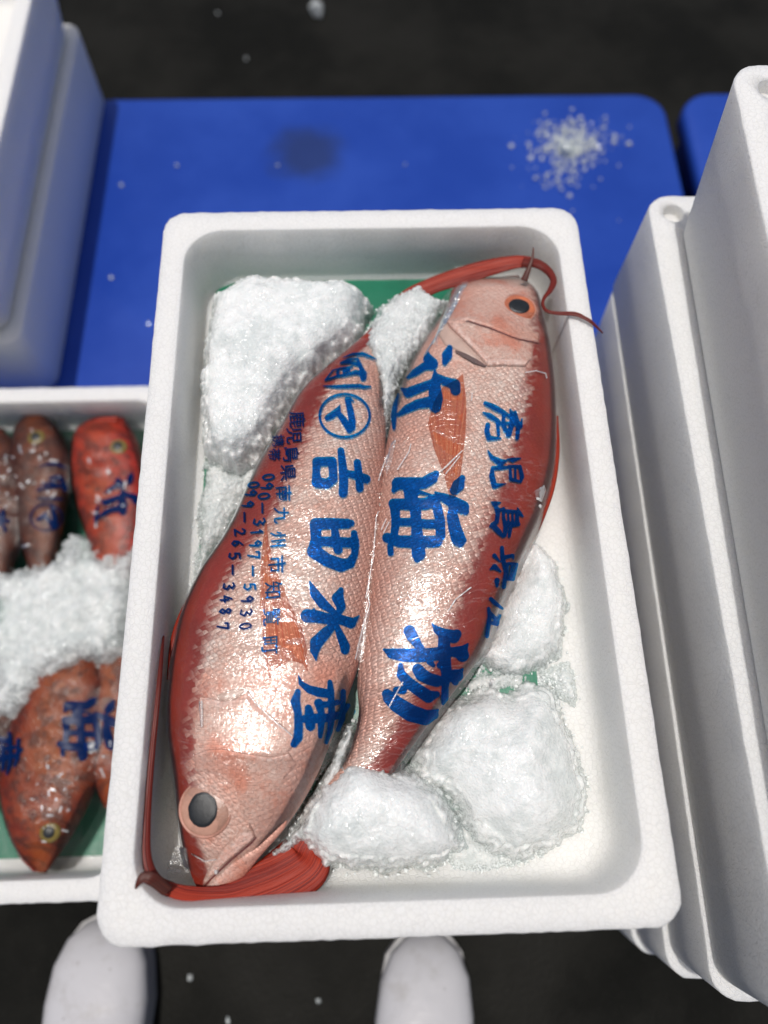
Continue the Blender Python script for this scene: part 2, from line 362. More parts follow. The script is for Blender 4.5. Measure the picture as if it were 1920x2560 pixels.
class Surf:                                   # a surface rays from the camera can be laid on
    def __init__(s, V, Fc, data=None):
        s.V, s.F = V, Fc; s.b = BVHTree.FromPolygons([tuple(v) for v in V], Fc); s.data = data
    def hit(s, px, py):
        p, n, i, d = s.b.ray_cast(CAM, ray(px, py))
        if p is None: return None
        if n.z < 0: n = -n
        return p, n, i
def lay(surf, V2, offs, fallback_z=-0.05):
    out = []; idx = []
    for k, (x, y) in enumerate(V2):
        h = surf.hit(x, y); o = offs[k] if hasattr(offs, '__len__') else offs
        if h is None: out.append(atz(x, y, fallback_z)); idx.append(-1)
        else: out.append(h[0] + h[1] * o); idx.append(h[2])
    return out, idx
def letter(strokes, surf, parent, mat=None, off=0.0007, cell=2.0, name='printed_character', fz=-0.05):
    pts = [p for st in strokes for p in st]; pad = max(p[2] for p in pts) + 2 * cell
    V2, fc, _ = field_mesh(lambda X, Y: sdf_strokes(strokes, X, Y), bbox_of(pts, pad), cell)
    if not fc: return None
    V3, _ = lay(surf, V2, off, fz)
    return obj(name, V3, fc, mat or INK, parent)
def patch(name, poly, surf, parent, mat, hfun, cell=2.2, carry=True, uvfun=None):
    V2, fc, fv = field_mesh(lambda X, Y: sdf_poly(poly, X, Y), bbox_of(poly, 6), cell)
    V3, idx = lay(surf, V2, [hfun(x, y, -f) for (x, y), f in zip(V2, fv)])
    uv = None; at = None
    if uvfun: uv = [uvfun(x, y) for x, y in V2]
    elif carry and surf.data:
        D = surf.data; n = len(D['s'])
        f0 = [surf.F[i] if i >= 0 else surf.F[0] for i in idx]
        g = lambda k: np.array([np.mean([D[k][q] for q in f]) for f in f0])
        uv = np.stack([g('s'), g('w')], 1); at = {'redness': g('r') - 0.05, 'headness': g('h'), 'across': g('v')}
    return obj(name, V3, fc, mat, parent, uv=uv, attrs=at)
def polyline_dist(x, y, pl):
    b = 1e9
    for (x0, y0), (x1, y1) in zip(pl[:-1], pl[1:]):
        vx, vy = x1 - x0, y1 - y0; t = max(0, min(1, ((x - x0) * vx + (y - y0) * vy) / (vx * vx + vy * vy + 1e-9)))
        b = min(b, math.hypot(x - x0 - t * vx, y - y0 - t * vy))
    return b
def catmull(P, n):
    P = np.array([tuple(p) for p in P], float)
    seg = np.r_[0, np.cumsum(np.linalg.norm(np.diff(P[:, :2], axis=0), axis=1) + 1e-9)]
    t = np.linspace(0, seg[-1], n); out = np.zeros((n, P.shape[1]))
    for q, tt in enumerate(t):
        i = min(max(np.searchsorted(seg, tt) - 1, 0), len(P) - 2)
        p0 = P[i - 1] if i > 0 else 2 * P[i] - P[i + 1]; p3 = P[i + 2] if i + 2 < len(P) else 2 * P[i + 1] - P[i]
        u = (tt - seg[i]) / (seg[i + 1] - seg[i])
        out[q] = 0.5 * (2 * P[i] + (P[i + 1] - p0) * u + (2 * p0 - 5 * P[i] + 4 * P[i + 1] - p3) * u * u + (3 * P[i] - p0 - 3 * P[i + 1] + p3) * u ** 3)
    return out
def catmull_pair(A, B, n):
    C = np.array([tuple(a) + tuple(b) for a, b in zip(A, B)], float)
    mid = (C[:, :2] + C[:, 3:5]) / 2
    P = np.c_[mid, C]
    return catmull(P, n)[:, 2:]

# ------------------------------------------------------------------ the ground, the blue platform
def box_mesh(x0, y0, z0, x1, y1, z1, r=0.0, bev=0.004, n=6):
    r = max(r, bev)
    def loop(ins, z):
        L = []
        for cx, cy, a0 in ((x1 - r, y1 - r, 0), (x0 + r, y1 - r, 90), (x0 + r, y0 + r, 180), (x1 - r, y0 + r, 270)):
            for k in range(n + 1):
                a = R_(a0 + 90 * k / n); L.append((cx + (r - ins) * math.cos(a), cy + (r - ins) * math.sin(a), z))
        return L
    loops = [loop(bev, z0), loop(0, z0 + bev), loop(0, z1 - bev), loop(bev * 0.3, z1 - bev * 0.3), loop(bev, z1)]
    V = [v for l in loops for v in l]; N = len(loops[0]); Fc = []
    for i in range(len(loops) - 1):
        for k in range(N): Fc.append((i * N + k, i * N + (k + 1) % N, (i + 1) * N + (k + 1) % N, (i + 1) * N + k))
    Fc.append(list(range(N))[::-1]); Fc.append([(len(loops) - 1) * N + k for k in range(N)])
    return V, Fc
def join(parts):
    V = []; Fc = []
    for v, f in parts:
        o = len(V); V += list(v); Fc += [[i + o for i in q] for q in f]
    return V, Fc
g = obj('ground', [(-60, -60, 0), (60, -60, 0), (60, 60, 0), (-60, 60, 0)], [(0, 1, 2, 3)], ASPH, smooth=False)
tag(g, kind='structure')
BT = RIM - 0.40
def pallet(x0, x1, label):
    t = thing('blue_pallet', ((x0 + x1) / 2, 0.62, 0), label, 'pallet', 'blue plastic pallets under the boxes')
    obj('deck', *box_mesh(x0, -0.02, BT - 0.045, x1, 1.262, BT, 0.055, 0.010), BLUE, t)
    xs = [x0 + 0.10, (x0 + x1) / 2, x1 - 0.10]
    for x in xs:
        for y in (0.08, 0.62, 1.16):
            obj('foot_block', *box_mesh(x - 0.08, y - 0.07, 0.0, x + 0.08, y + 0.07, BT - 0.045, 0.02), BLUE, t)
pallet(-0.75, 0.748, 'wide blue plastic pallet beneath the fish boxes, with a dark wet stain and spilled ice')
pallet(0.778, 1.9, 'second blue plastic pallet, mostly hidden behind the stack of white boxes at the right')

# ------------------------------------------------------------------ styrofoam boxes
def foam_box(label, cx, cy, zrim, W=0.40, L=0.62, H=0.10, wall=0.022, depth=0.078, draft=0.010, rz=0.0, notch=None, group='white styrofoam fish boxes', seed=0, rr=0.022):
    base = Vector((cx, cy, RIM + zrim - H))
    o_n, s_n = 9, 60
    def loop(w, l, r, z, jit=0):
        P = []
        hx, hy = w / 2, l / 2
        cs = ((hx - r, hy - r, 0), (-hx + r, hy - r, 90), (-hx + r, -hy + r, 180), (hx - r, -hy + r, 270))
        for q, (x, y, a0) in enumerate(cs):
            for k in range(o_n + 1):
                a = R_(a0 + 90 * k / o_n); P.append((x + r * math.cos(a), y + r * math.sin(a)))
            xn, yn, an = cs[(q + 1) % 4]; ea = R_(a0 + 90)
            ax, ay = x + r * math.cos(ea), y + r * math.sin(ea); bx, by = xn + r * math.cos(ea), yn + r * math.sin(ea)
            for k in range(1, s_n): u = k / s_n; P.append((ax + (bx - ax) * u, ay + (by - ay) * u))
        out = []
        for x, y in P:
            if jit:
                d = noise.noise(Vector((x * 260, y * 260, z * 50 + seed * 7))) + 0.6 * noise.noise(Vector((x * 90, y * 90, seed * 3)))
                f = 1 + jit * d / max(abs(x), abs(y)); x, y = x * f, y * f
            out.append((x, y, z + H))
        return out
    iw, il = W - 2 * wall, L - 2 * wall; di = 0.0015; b = 0.0009; ri = 0.036
    loops = [loop(W - 2 * draft - 0.006, L - 2 * draft - 0.006, rr, -H), loop(W - 2 * draft, L - 2 * draft, rr, -H + 0.004),
             loop(W - 2 * draft * 0.5, L - 2 * draft * 0.5, rr, -H / 2),
             loop(W, L, rr, -b * 1.4, 0.0007), loop(W - b * 0.7, L - b * 0.7, rr, -b * 0.35, 0.0009), loop(W - 2.4 * b, L - 2.4 * b, rr, 0),
             loop(iw + 2.4 * b, il + 2.4 * b, ri, 0), loop(iw + b * 0.7, il + b * 0.7, ri, -b * 0.35, 0.0003), loop(iw, il, ri, -b * 1.4),
             loop(iw - di, il - di, ri, -depth / 2), loop(iw - 2 * di, il - 2 * di, ri, -depth + 0.016),
             loop(iw - 2 * di - 0.005, il - 2 * di - 0.005, ri, -depth + 0.006), loop(iw - 2 * di - 0.018, il - 2 * di - 0.018, ri, -depth + 0.0012), loop(iw - 2 * di - 0.034, il - 2 * di - 0.034, ri, -depth)]
    V = [v for l in loops for v in l]; N = len(loops[0]); Fc = []
    for i in range(len(loops) - 1):
        for k in range(N): Fc.append((i * N + k, i * N + (k + 1) % N, (i + 1) * N + (k + 1) % N, (i + 1) * N + k))
    Fc.append(list(range(N))[::-1]); Fc.append([(len(loops) - 1) * N + k for k in range(N)])
    pos = loops[3]; strt = [1.0 if (k % (o_n + s_n)) > o_n else 0.0 for k in range(N)]
    along = [(p[0] if ((k // (o_n + s_n)) % 2 == 0) else p[1]) for l in loops for k, p in enumerate(l)]
    tt = [0, 0, 0, 0, 0, 0.1, 0.9] + [1] * 7; on = [0] * 5 + [1, 1] + [0] * 7
    at = {'rim_s': along, 'rim_t': [t for t in tt for _ in range(N)], 'rim_straight': [a * q for q in on for a in strt]}
    o = obj('styrofoam_box', V, Fc, FOAM, smooth=True, attrs=at)
    o.location = base; o.rotation_euler.z = rz
    if notch:
        n = 24; r = 0.0105; nx, ny = notch
        cv = [(nx + r * math.cos(6.2832 * k / n), ny + r * math.sin(6.2832 * k / n), z) for z in (H - 0.012, H + 0.01) for k in range(n)]
        cf = [(k, (k + 1) % n, n + (k + 1) % n, n + k) for k in range(n)] + [list(range(n))[::-1], list(range(n, 2 * n))]
        cm = bpy.data.meshes.new('cut'); cm.from_pydata(cv, [], cf); co = bpy.data.objects.new('cut', cm); COL.objects.link(co)
        co.location = base; co.rotation_euler.z = rz
        md = o.modifiers.new('cut', 'BOOLEAN'); md.object = co; md.operation = 'DIFFERENCE'; md.solver = 'EXACT'
        dg = bpy.context.evaluated_depsgraph_get(); nm = bpy.data.meshes.new_from_object(o.evaluated_get(dg))
        o.modifiers.clear(); o.data = nm; bpy.data.objects.remove(co)
    return tag(o, label, 'fish box', group)
FLOOR = -0.078
foam_box('open white styrofoam box holding the two large red fish and crushed ice', 0.2, 0.31, 0.0)
for k, lb in enumerate(('white styrofoam box directly under the open box of two large fish', 'white styrofoam box in the middle of the pile below the two large fish', 'bottom white styrofoam box on the blue pallet, below the two large fish')):
    foam_box(lb, 0.2, 0.31, -0.10 * (k + 1), seed=k + 3)
foam_box('open white styrofoam box of small orange fish standing directly on the blue pallet', -0.262, 0.297, -0.30, seed=9)
foam_box('lower white styrofoam box of the pair standing behind the box of orange fish', -0.466, 0.965, -0.27, L=0.61, H=0.13, draft=0.003, rz=R_(-0.8), seed=11)
foam_box('upper white styrofoam box of the pair standing behind the box of orange fish', -0.466, 0.965, -0.14, L=0.61, H=0.13, draft=0.017, rz=R_(-0.8), seed=12)
RW, RL = 0.44, 0.70
for k, lb in enumerate(('third white styrofoam box down the right-hand tower, thin ledge showing', 'fourth white styrofoam box from the top of the right-hand tower', 'bottom white styrofoam box of the right-hand tower on the blue pallet')):
    foam_box(lb, 0.4655 + RW / 2 - 0.001 * (k > 0), 0.270 - 0.006 * (k > 0), -0.12 - 0.0933 * k, RW, RL, 0.0933, wall=0.036, depth=0.07, draft=0.004, rz=R_(-1.1), seed=20 + k)
foam_box('second white styrofoam box down the right-hand tower, with sunlit ledge', 0.467 + RW / 2, 0.280, 0.0, RW, RL, 0.12, wall=0.040, depth=0.09, draft=0.001, rz=R_(-0.9), notch=(-RW / 2 + 0.024, RL / 2 - 0.022), seed=30)
foam_box('tallest white styrofoam box on top of the right-hand tower, nearest the camera', 0.468 + RW / 2, 0.27, 0.15, RW, RL - 0.02, 0.15, depth=0.12, draft=0.018, rz=R_(-2.4), notch=(-RW / 2 + 0.028, RL / 2 - 0.036), seed=31)

# green liners
def sheet(name, x0, y0, x1, y1, z, mat, label, cat):
    n = 24; V = []; Fc = []
    for i in range(n + 1):
        for j in range(n + 1):
            x = x0 + (x1 - x0) * i / n; y = y0 + (y1 - y0) * j / n
            V.append((x, y, RIM + z + 0.0018 + 0.0012 * noise.noise(Vector((x * 30, y * 30, 0)))))
    for i in range(n):
        for j in range(n): a = i * (n + 1) + j; Fc.append((a, a + n + 1, a + n + 2, a + 1))
    return tag(obj(name, V, Fc, mat), label, cat)
sheet('green_liner', 0.036, 0.075, 0.332, 0.596, FLOOR + 0.0045, GREEN, 'green plastic sheet on the box floor under the two large fish', 'liner sheet')
sheet('green_liner', -0.43, 0.024, -0.094, 0.58, -0.30 + FLOOR + 0.003, GREEN, 'dark green plastic sheet under the small orange fish in the left box', 'liner sheet')

# ------------------------------------------------------------------ fish
def fish_body(Lp, Rp, zm, hmax, dorsal_left, thr, head_s, nt=330, nu=96, flat=0.5, hk=None):
    A = [dz(x, y, zm) for x, y in Lp]; B = [dz(x, y, zm) for x, y in Rp]
    if not dorsal_left: A, B = B, A
    C = catmull_pair(A, B, nt)
    V = []; s_ = []; w_ = []; v_ = []; r_ = []; h_ = []
    nb = 14; s = 0; ring = nu + 1 + nb - 1
    tot = sum(np.linalg.norm((C[i + 1, :3] + C[i + 1, 3:] - C[i, :3] - C[i, 3:]) / 2) for i in range(nt - 1))
    for i in range(nt):
        d = Vector(C[i, :3]); e = Vector(C[i, 3:]); c = (d + e) / 2; a = d - c; hw = a.length
        if i: s += (c - pc).length
        pc = c; u = s / tot
        h = min(hmax, hw * 0.60) * (min(1, (s + 0.0015) / 0.035) ** 0.5)
        tv = np.interp(u, [q[0] for q in thr], [q[1] for q in thr])
        hd = 1 - np.clip((s - head_s) / 0.02, 0, 1)
        arc = 0; pp = None
        for k in range(nu + 1):
            ph = math.pi * k / nu; cx = math.cos(ph); sn = math.sin(ph)
            p = c + a * math.copysign(abs(cx) ** 0.92, cx) + Vector((0, 0, h * sn ** 0.66))
            if pp is not None: arc += (p - pp).length
            pp = p; V.append(p); s_.append(s); w_.append(arc); vv = 0.5 - 0.5 * cx; v_.append(vv); r_.append(tv - vv); h_.append(hd)
        for k in range(1, nb):
            ph = math.pi + math.pi * k / nb; cx = math.cos(ph); sn = -math.sin(ph)
            p = c + a * math.copysign(abs(cx) ** 0.9, cx) - Vector((0, 0, h * flat * sn ** 0.8))
            V.append(p); s_.append(s); w_.append(arc * (1 - k / nb)); vv = 0.5 - 0.5 * cx; v_.append(vv); r_.append(tv - vv); h_.append(hd)
    Fc = []
    for i in range(nt - 1):
        for k in range(ring):
            k2 = (k + 1) % ring; Fc.append((i * ring + k, i * ring + k2, (i + 1) * ring + k2, (i + 1) * ring + k))
    Fc.append(list(range(ring))); Fc.append([(nt - 1) * ring + k for k in range(ring)][::-1])
    data = dict(s=s_, w=w_, v=v_, r=r_, h=h_)
    return V, Fc, data
def make_fish(label, Lp, Rp, zm, hmax, dl, thr, head_s, mat, cat='fish', group=None, name='red_fish', nt=330, nu=96):
    V, Fc, D = fish_body(Lp, Rp, zm, hmax, dl, thr, head_s, nt, nu)
    c = V[(nt // 2) * (nu + 14)]
    t = thing(name, (sum(v.x for v in V[::50]) / len(V[::50]), sum(v.y for v in V[::50]) / len(V[::50]), min(v.z for v in V)), label, cat, group)
    b = obj('body', V, Fc, mat, t, uv=np.stack([D['s'], D['w']], 1), attrs={'redness': D['r'], 'headness': D['h'], 'across': D['v']})
    return t, b, Surf(V, Fc, D)
F1L = [(431, 1929), (414, 1890), (398, 1830), (388, 1760), (381, 1680), (367, 1563), (374, 1450), (395, 1340), (435, 1245), (497, 1150), (555, 1023), (605, 935), (650, 855), (700, 805), (775, 738), (812, 700)]
F1R = [(441, 1931), (500, 1905), (560, 1850), (622, 1780), (680, 1685), (735, 1550), (777, 1430), (797, 1320), (811, 1220), (822, 1120), (831, 1015), (833, 930), (832, 860), (832, 790), (845, 735), (850, 700)]
F2R = [(1120, 596), (1155, 635), (1172, 700), (1190, 800), (1197, 900), (1193, 1010), (1170, 1100), (1130, 1200), (1085, 1300), (1042, 1410), (1000, 1470), (945, 1540), (870, 1642), (806, 1735), (740, 1795)]
F2L = [(1060, 602), (988, 630), (948, 695), (886, 795), (850, 895), (828, 1000), (815, 1100), (802, 1200), (793, 1300), (780, 1400), (772, 1480), (774, 1550), (748, 1640), (700, 1705), (668, 1770)]
ZM = -0.042
fish1, body1, S1 = make_fish('large red fish lying head down at the left, with a big dark eye', F1L, F1R, ZM, 0.036, True,
    [(0, 0.55), (0.05, 0.34), (0.10, 0.16), (0.2, 0.20), (0.32, 0.22), (0.45, 0.24), (0.53, 0.32), (0.6, 0.38), (0.72, 0.38), (0.82, 0.40), (0.92, 0.55), (1, 0.7)], 0.155, SNAPPER, group='two large red fish')
fish2, body2, S2 = make_fish('large red fish lying head up at the right of the box, with an orange eye', F2L, F2R, ZM, 0.036, False,
    [(0, 0.12), (0.10, 0.12), (0.2, 0.20), (0.3, 0.25), (0.42, 0.33), (0.55, 0.36), (0.68, 0.38), (0.8, 0.42), (0.9, 0.55), (1, 0.6)], 0.125, SNAPPER, group='two large red fish')

# heads, fins
Z5 = lambda P: zoom(P, 340, 1640, 2.963)
ZI = lambda P: zoom(P, 920, 600, 2.963)
def plate(name, fish, surf, poly, rear, h0, ln, mat=SNAPPER):
    return patch(name, poly, surf, fish, mat, lambda x, y, d: 0.0004 + h0 * math.exp(-polyline_dist(x, y, rear) / ln) * min(1, d / 3.5 + 0.15))
rear = Z5([(480, 300), (560, 310), (640, 335), (740, 320), (835, 255), (890, 350), (1000, 440), (1165, 590)])
plate('gill_cover', fish1, S1, rear + Z5([(1180, 650), (1120, 720), (1000, 745), (900, 730), (640, 690), (450, 720), (440, 500)]), rear, 0.0030, 30)
rear = Z5([(435, 730), (520, 695), (640, 685), (760, 708), (900, 730), (1000, 745), (1130, 715)])
plate('cheek_plate', fish1, S1, rear + Z5([(1190, 800), (1100, 900), (1060, 1000), (1050, 1230), (900, 1270), (780, 1180), (740, 980), (600, 870), (440, 850)]), rear, 0.0024, 30)
dome = lambda h0, r: (lambda x, y, d: 0.0003 + h0 * math.sqrt(max(0, 1 - (1 - min(1, d / r)) ** 2)))
patch('gill_membrane', Z5([(600, 290), (700, 250), (830, 240), (825, 265), (740, 320), (660, 335), (610, 325)]), S1, fish1, MEMBRANE, dome(0.0016, 10), carry=False)
patch('upper_jaw', Z5([(870, 1290), (840, 1235), (790, 1255), (740, 1330), (640, 1420), (560, 1540), (480, 1690), (470, 1735), (560, 1640), (700, 1500), (850, 1375), (885, 1335)]), S1, fish1, SNAPPER, dome(0.0018, 9))
patch('lower_jaw', Z5([(480, 1748), (530, 1745), (700, 1670), (800, 1620), (900, 1490), (1085, 1280), (1120, 1200), (1040, 1270), (900, 1400), (700, 1525), (560, 1665)]), S1, fish1, SNAPPER, dome(0.0030, 14))
letter([Z5([(475, 1740, 5), (560, 1645, 6), (700, 1510, 7), (850, 1385, 7), (890, 1340, 4)])], S1, fish1, MOUTH, 0.0008, name='mouth')
rear2 = ZI([(610, 650), (690, 730), (790, 830), (885, 940), (1000, 935), (1160, 940)])
plate('gill_cover', fish2, S2, ZI([(575, 600), (700, 605), (900, 660), (1100, 740), (1230, 790), (1210, 880)]) + rear2[::-1], rear2, 0.0030, 28)
patch('gill_membrane', ZI([(545, 560), (600, 650), (690, 740), (790, 840), (880, 945), (800, 905), (660, 820), (570, 780), (520, 700)]), S2, fish2, MEMBRANE, dome(0.0015, 10), carry=False)
patch('gill_slit', ZI([(645, 822), (720, 848), (800, 890), (885, 946), (850, 944), (780, 920), (700, 872), (650, 840)]), S2, fish2, DARKGAP, lambda x, y, d: 0.0022, carry=False)
rj = ZI([(620, 650), (740, 605), (900, 655), (1100, 735), (1260, 765)])
plate('upper_jaw', fish2, S2, ZI([(760, 420), (900, 400), (960, 470), (1010, 590), (1150, 640), (1262, 690)]) + rj[::-1] + ZI([(580, 590), (640, 500)]), rj, 0.0022, 26)
letter([ZI([(690, 608, 3), (740, 602, 6), (900, 655, 6), (1100, 735, 5), (1270, 770, 3)])], S2, fish2, MOUTH, 0.0012, name='mouth')
for t_, surf, poly, base, tip in ((fish1, S1, [(672, 1700), (690, 1680), (725, 1652), (757, 1660), (769, 1682), (768, 1629), (755, 1571), (718, 1494), (693, 1427), (672, 1359), (666, 1288), (657, 1365), (652, 1417), (650, 1514), (660, 1629)], (722, 1705), (664, 1290)),
                                  (fish2, S2, [(1108, 968), (1140, 950), (1157, 936), (1165, 997), (1166, 1035), (1163, 1086), (1158, 1136), (1151, 1190), (1140, 1245), (1124, 1245), (1110, 1187), (1084, 1120), (1070, 1060), (1085, 1005)], (1150, 950), (1124, 1236))):
    ax = Vector((tip[0] - base[0], tip[1] - base[1])).normalized(); L_ = math.hypot(tip[0] - base[0], tip[1] - base[1])
    def uvf(x, y, b=base, ax=ax, L_=L_):
        q = Vector((x - b[0], y - b[1])); u = q.dot(ax); v = q.x * -ax.y + q.y * ax.x
        return (u / 3000, v / 3000 / max(0.25, 1.25 - u / L_) + 0.5)
    patch('pectoral_fin', poly, surf, t_, FIN, lambda x, y, d: 0.0010 + 0.0012 * min(1, d / 8), carry=False, uvfun=uvf)
def disc_dome(name, parent, p, n, rx, ry, h, mat, sink=0.0, up=Vector((0, 1, 0)), power=0.5, rings=10, seg=40, jag=0):
    X = up.cross(n).normalized(); Y = n.cross(X).normalized(); V = []; Fc = []
    for i in range(rings + 1):
        r = i / rings
        for k in range(seg):
            a = 6.28318 * k / seg; j = 1 + jag * noise.noise(Vector((math.cos(a) * 3, math.sin(a) * 3, h * 900)))
            V.append(p + X * (rx * r * j * math.cos(a)) + Y * (ry * r * j * math.sin(a)) + n * (h * (1 - r * r) ** power - sink))
    for i in range(rings):
        for k in range(seg): Fc.append((i * seg + k, i * seg + (k + 1) % seg, (i + 1) * seg + (k + 1) % seg, (i + 1) * seg + k))
    return obj(name, V, Fc, mat, parent)
def ring(name, parent, p, n, r, th, mat, up=Vector((0, 1, 0)), hz=0.0, seg=48):
    X = up.cross(n).normalized(); Y = n.cross(X).normalized(); V = []; Fc = []; m = 10
    for k in range(seg):
        a = 6.28318 * k / seg; d = X * math.cos(a) + Y * math.sin(a)
        for q in range(m):
            b = 6.28318 * q / m; V.append(p + d * (r + th * math.cos(b)) + n * (th * 0.7 * math.sin(b) + hz))
    for k in range(seg):
        for q in range(m): Fc.append((k * m + q, ((k + 1) % seg) * m + q, ((k + 1) % seg) * m + (q + 1) % m, k * m + (q + 1) % m))
    return obj(name, V, Fc, mat, parent)
def eye(fish, surf, c, r_out, pc, prx, pry, mat=IRIS):
    h = surf.hit(*c); p, n = h[0], (h[1] + Vector((0, 0, 1.2))).normalized(); k = (p - CAM).length / F
    e = disc_dome('eye', fish, p, n, r_out * k, r_out * k, 0.0042, mat, 0.0018)
    ring('eye_rim', e, p, n, r_out * k * 0.99, 0.0011, LID, hz=-0.0012)
    ring('iris_ring', e, p, n, r_out * k * 0.68, 0.0004, mat, hz=0.0010)
    hp = Surf([Vector(v.co) + root_of(e).location for v in e.data.vertices], [list(q.vertices) for q in e.data.polygons]).hit(*pc)
    q = hp[0] if hp else p
    disc_dome('pupil', e, q, n, prx * k, pry * k, 0.0011, PUPIL, -0.0002, jag=0.045)
    return e
eye(fish1, S1, (513, 2022), 60, (507, 2024), 33, 37)
eye(fish2, S2, (1298, 768), 41, (1298, 765), 25, 21, mat_simple('orange_iris', (0.58, 0.17, 0.08), 0.25, 0.45, 90))
def ribbon(name, parent, pts, mat, n=70, flat=0.35, tilt=0.0):
    """pts: (full px x, y, z, half-width m); a flattened tapering strip of fin rays"""
    P = [tuple(atz(x, y, z)) + (r,) for x, y, z, r in pts]; C = catmull(P, n); V = []; Fc = []; uv = []; m = 12; s = 0
    for i in range(n):
        p = Vector(C[i, :3]); t = (Vector(C[min(i + 1, n - 1), :3]) - Vector(C[max(i - 1, 0), :3])).normalized(); r = max(C[i, 3], 0.0004)
        side = t.cross(Vector((0, 0, 1))).normalized(); side = (Matrix.Rotation(tilt, 3, t) @ side); nn = side.cross(t)
        if i: s += (p - Vector(C[i - 1, :3])).length
        for q in range(m):
            a = 6.28318 * q / m; V.append(p + side * (r * math.cos(a)) + nn * (r * flat * math.sin(a))); uv.append((s, 0.5 + r * math.cos(a) * (1 if math.sin(a) >= 0 else 1.3)))
    for i in range(n - 1):
        for q in range(m): Fc.append((i * m + q, i * m + (q + 1) % m, (i + 1) * m + (q + 1) % m, (i + 1) * m + q))
    Fc.append(list(range(m))[::-1]); Fc.append([(n - 1) * m + q for q in range(m)])
    return obj(name, V, Fc, mat, parent, uv=uv)
def zr(P, Zf): return [Zf([(x, y)])[0] + (z, r) for x, y, z, r in P]
# tail of the right-hand fish: blade under the ice, streamer along the near and left walls
ribbon('tail_fin', fish2, [(832, 2070, -0.05, 0.010), (780, 2120, -0.052, 0.014)] + zr([(1240, 1530, -0.050, 0.0215), (1060, 1640, -0.046, 0.019), (870, 1715, -0.041, 0.0135), (700, 1770, -0.036, 0.0085), (520, 1780, -0.031, 0.0065), (360, 1765, -0.026, 0.0058), (230, 1720, -0.022, 0.0046)], Z5), TAIL, 90, 0.11)
ribbon('tail_streamer', fish2, zr([(260, 1730, -0.022, 0.0052), (160, 1680, -0.020, 0.0048), (100, 1580, -0.018, 0.0040), (78, 1450, -0.017, 0.0032), (80, 1250, -0.016, 0.0028), (95, 1000, -0.015, 0.0026), (122, 700, -0.014, 0.0022), (148, 450, -0.013, 0.0020), (172, 200, -0.014, 0.0018), (190, 0, -0.018, 0.0014), (205, -150, -0.024, 0.0008)], Z5), DARKRAY, 110, 0.35, 0.5)
ribbon('tail_tip', fish2, zr([(230, 1740, -0.012, 0.0042), (130, 1660, 0.001, 0.0045), (60, 1640, 0.003, 0.0036), (20, 1675, 0.0035, 0.0022), (-5, 1725, 0.002, 0.0006)], Z5), TIP, 50, 0.3)
# tail of the left-hand fish: under the ice, along the far wall, curling out over the right rim
ribbon('tail_fin', fish1, [(985, 800, -0.045, 0.011), (1020, 750, -0.042, 0.010)] + zr([(450, 350, -0.036, 0.0085), (640, 282, -0.030, 0.0090), (860, 215, -0.024, 0.0088), (1080, 165, -0.018, 0.0070), (1200, 165, -0.014, 0.0058)], ZI), TAIL, 80, 0.13, 0.25)
ribbon('tail_streamer', fish1, zr([(1150, 160, -0.016, 0.0060), (1250, 175, -0.012, 0.0054), (1330, 225, -0.010, 0.0046), (1374, 300, -0.006, 0.0034), (1350, 370, -0.003, 0.0026), (1305, 430, -0.001, 0.0017), (1295, 480, 0.001, 0.0016), (1325, 525, 0.003, 0.0018), (1400, 542, 0.0035, 0.0020), (1530, 548, 0.0045, 0.0024), (1600, 575, 0.0045, 0.0020), (1660, 612, 0.004, 0.0017), (1740, 690, -0.002, 0.0007)], ZI), DARKRAY, 120, 0.45)
ribbon('tail_tip', fish1, zr([(1155, 300, -0.014, 0.0034), (1182, 235, -0.010, 0.0026), (1210, 160, -0.006, 0.0016), (1222, 110, -0.004, 0.0011), (1225, 55, -0.002, 0.0006)], ZI), TIP, 40, 0.4)

# dorsal fin folded flat along the back edge of the right-hand fish
ribbon('dorsal_fin', fish2, [(1388, 1040, -0.040, 0.003), (1386, 1130, -0.038, 0.0048), (1372, 1220, -0.038, 0.0052), (1340, 1310, -0.040, 0.0048), (1312, 1375, -0.043, 0.003)], TAIL, 50, 0.5)
ribbon('dorsal_fin', fish1, [(515, 1440, -0.042, 0.003), (468, 1520, -0.040, 0.0042), (440, 1600, -0.040, 0.0046), (425, 1700, -0.042, 0.003)], TAIL, 50, 0.5)

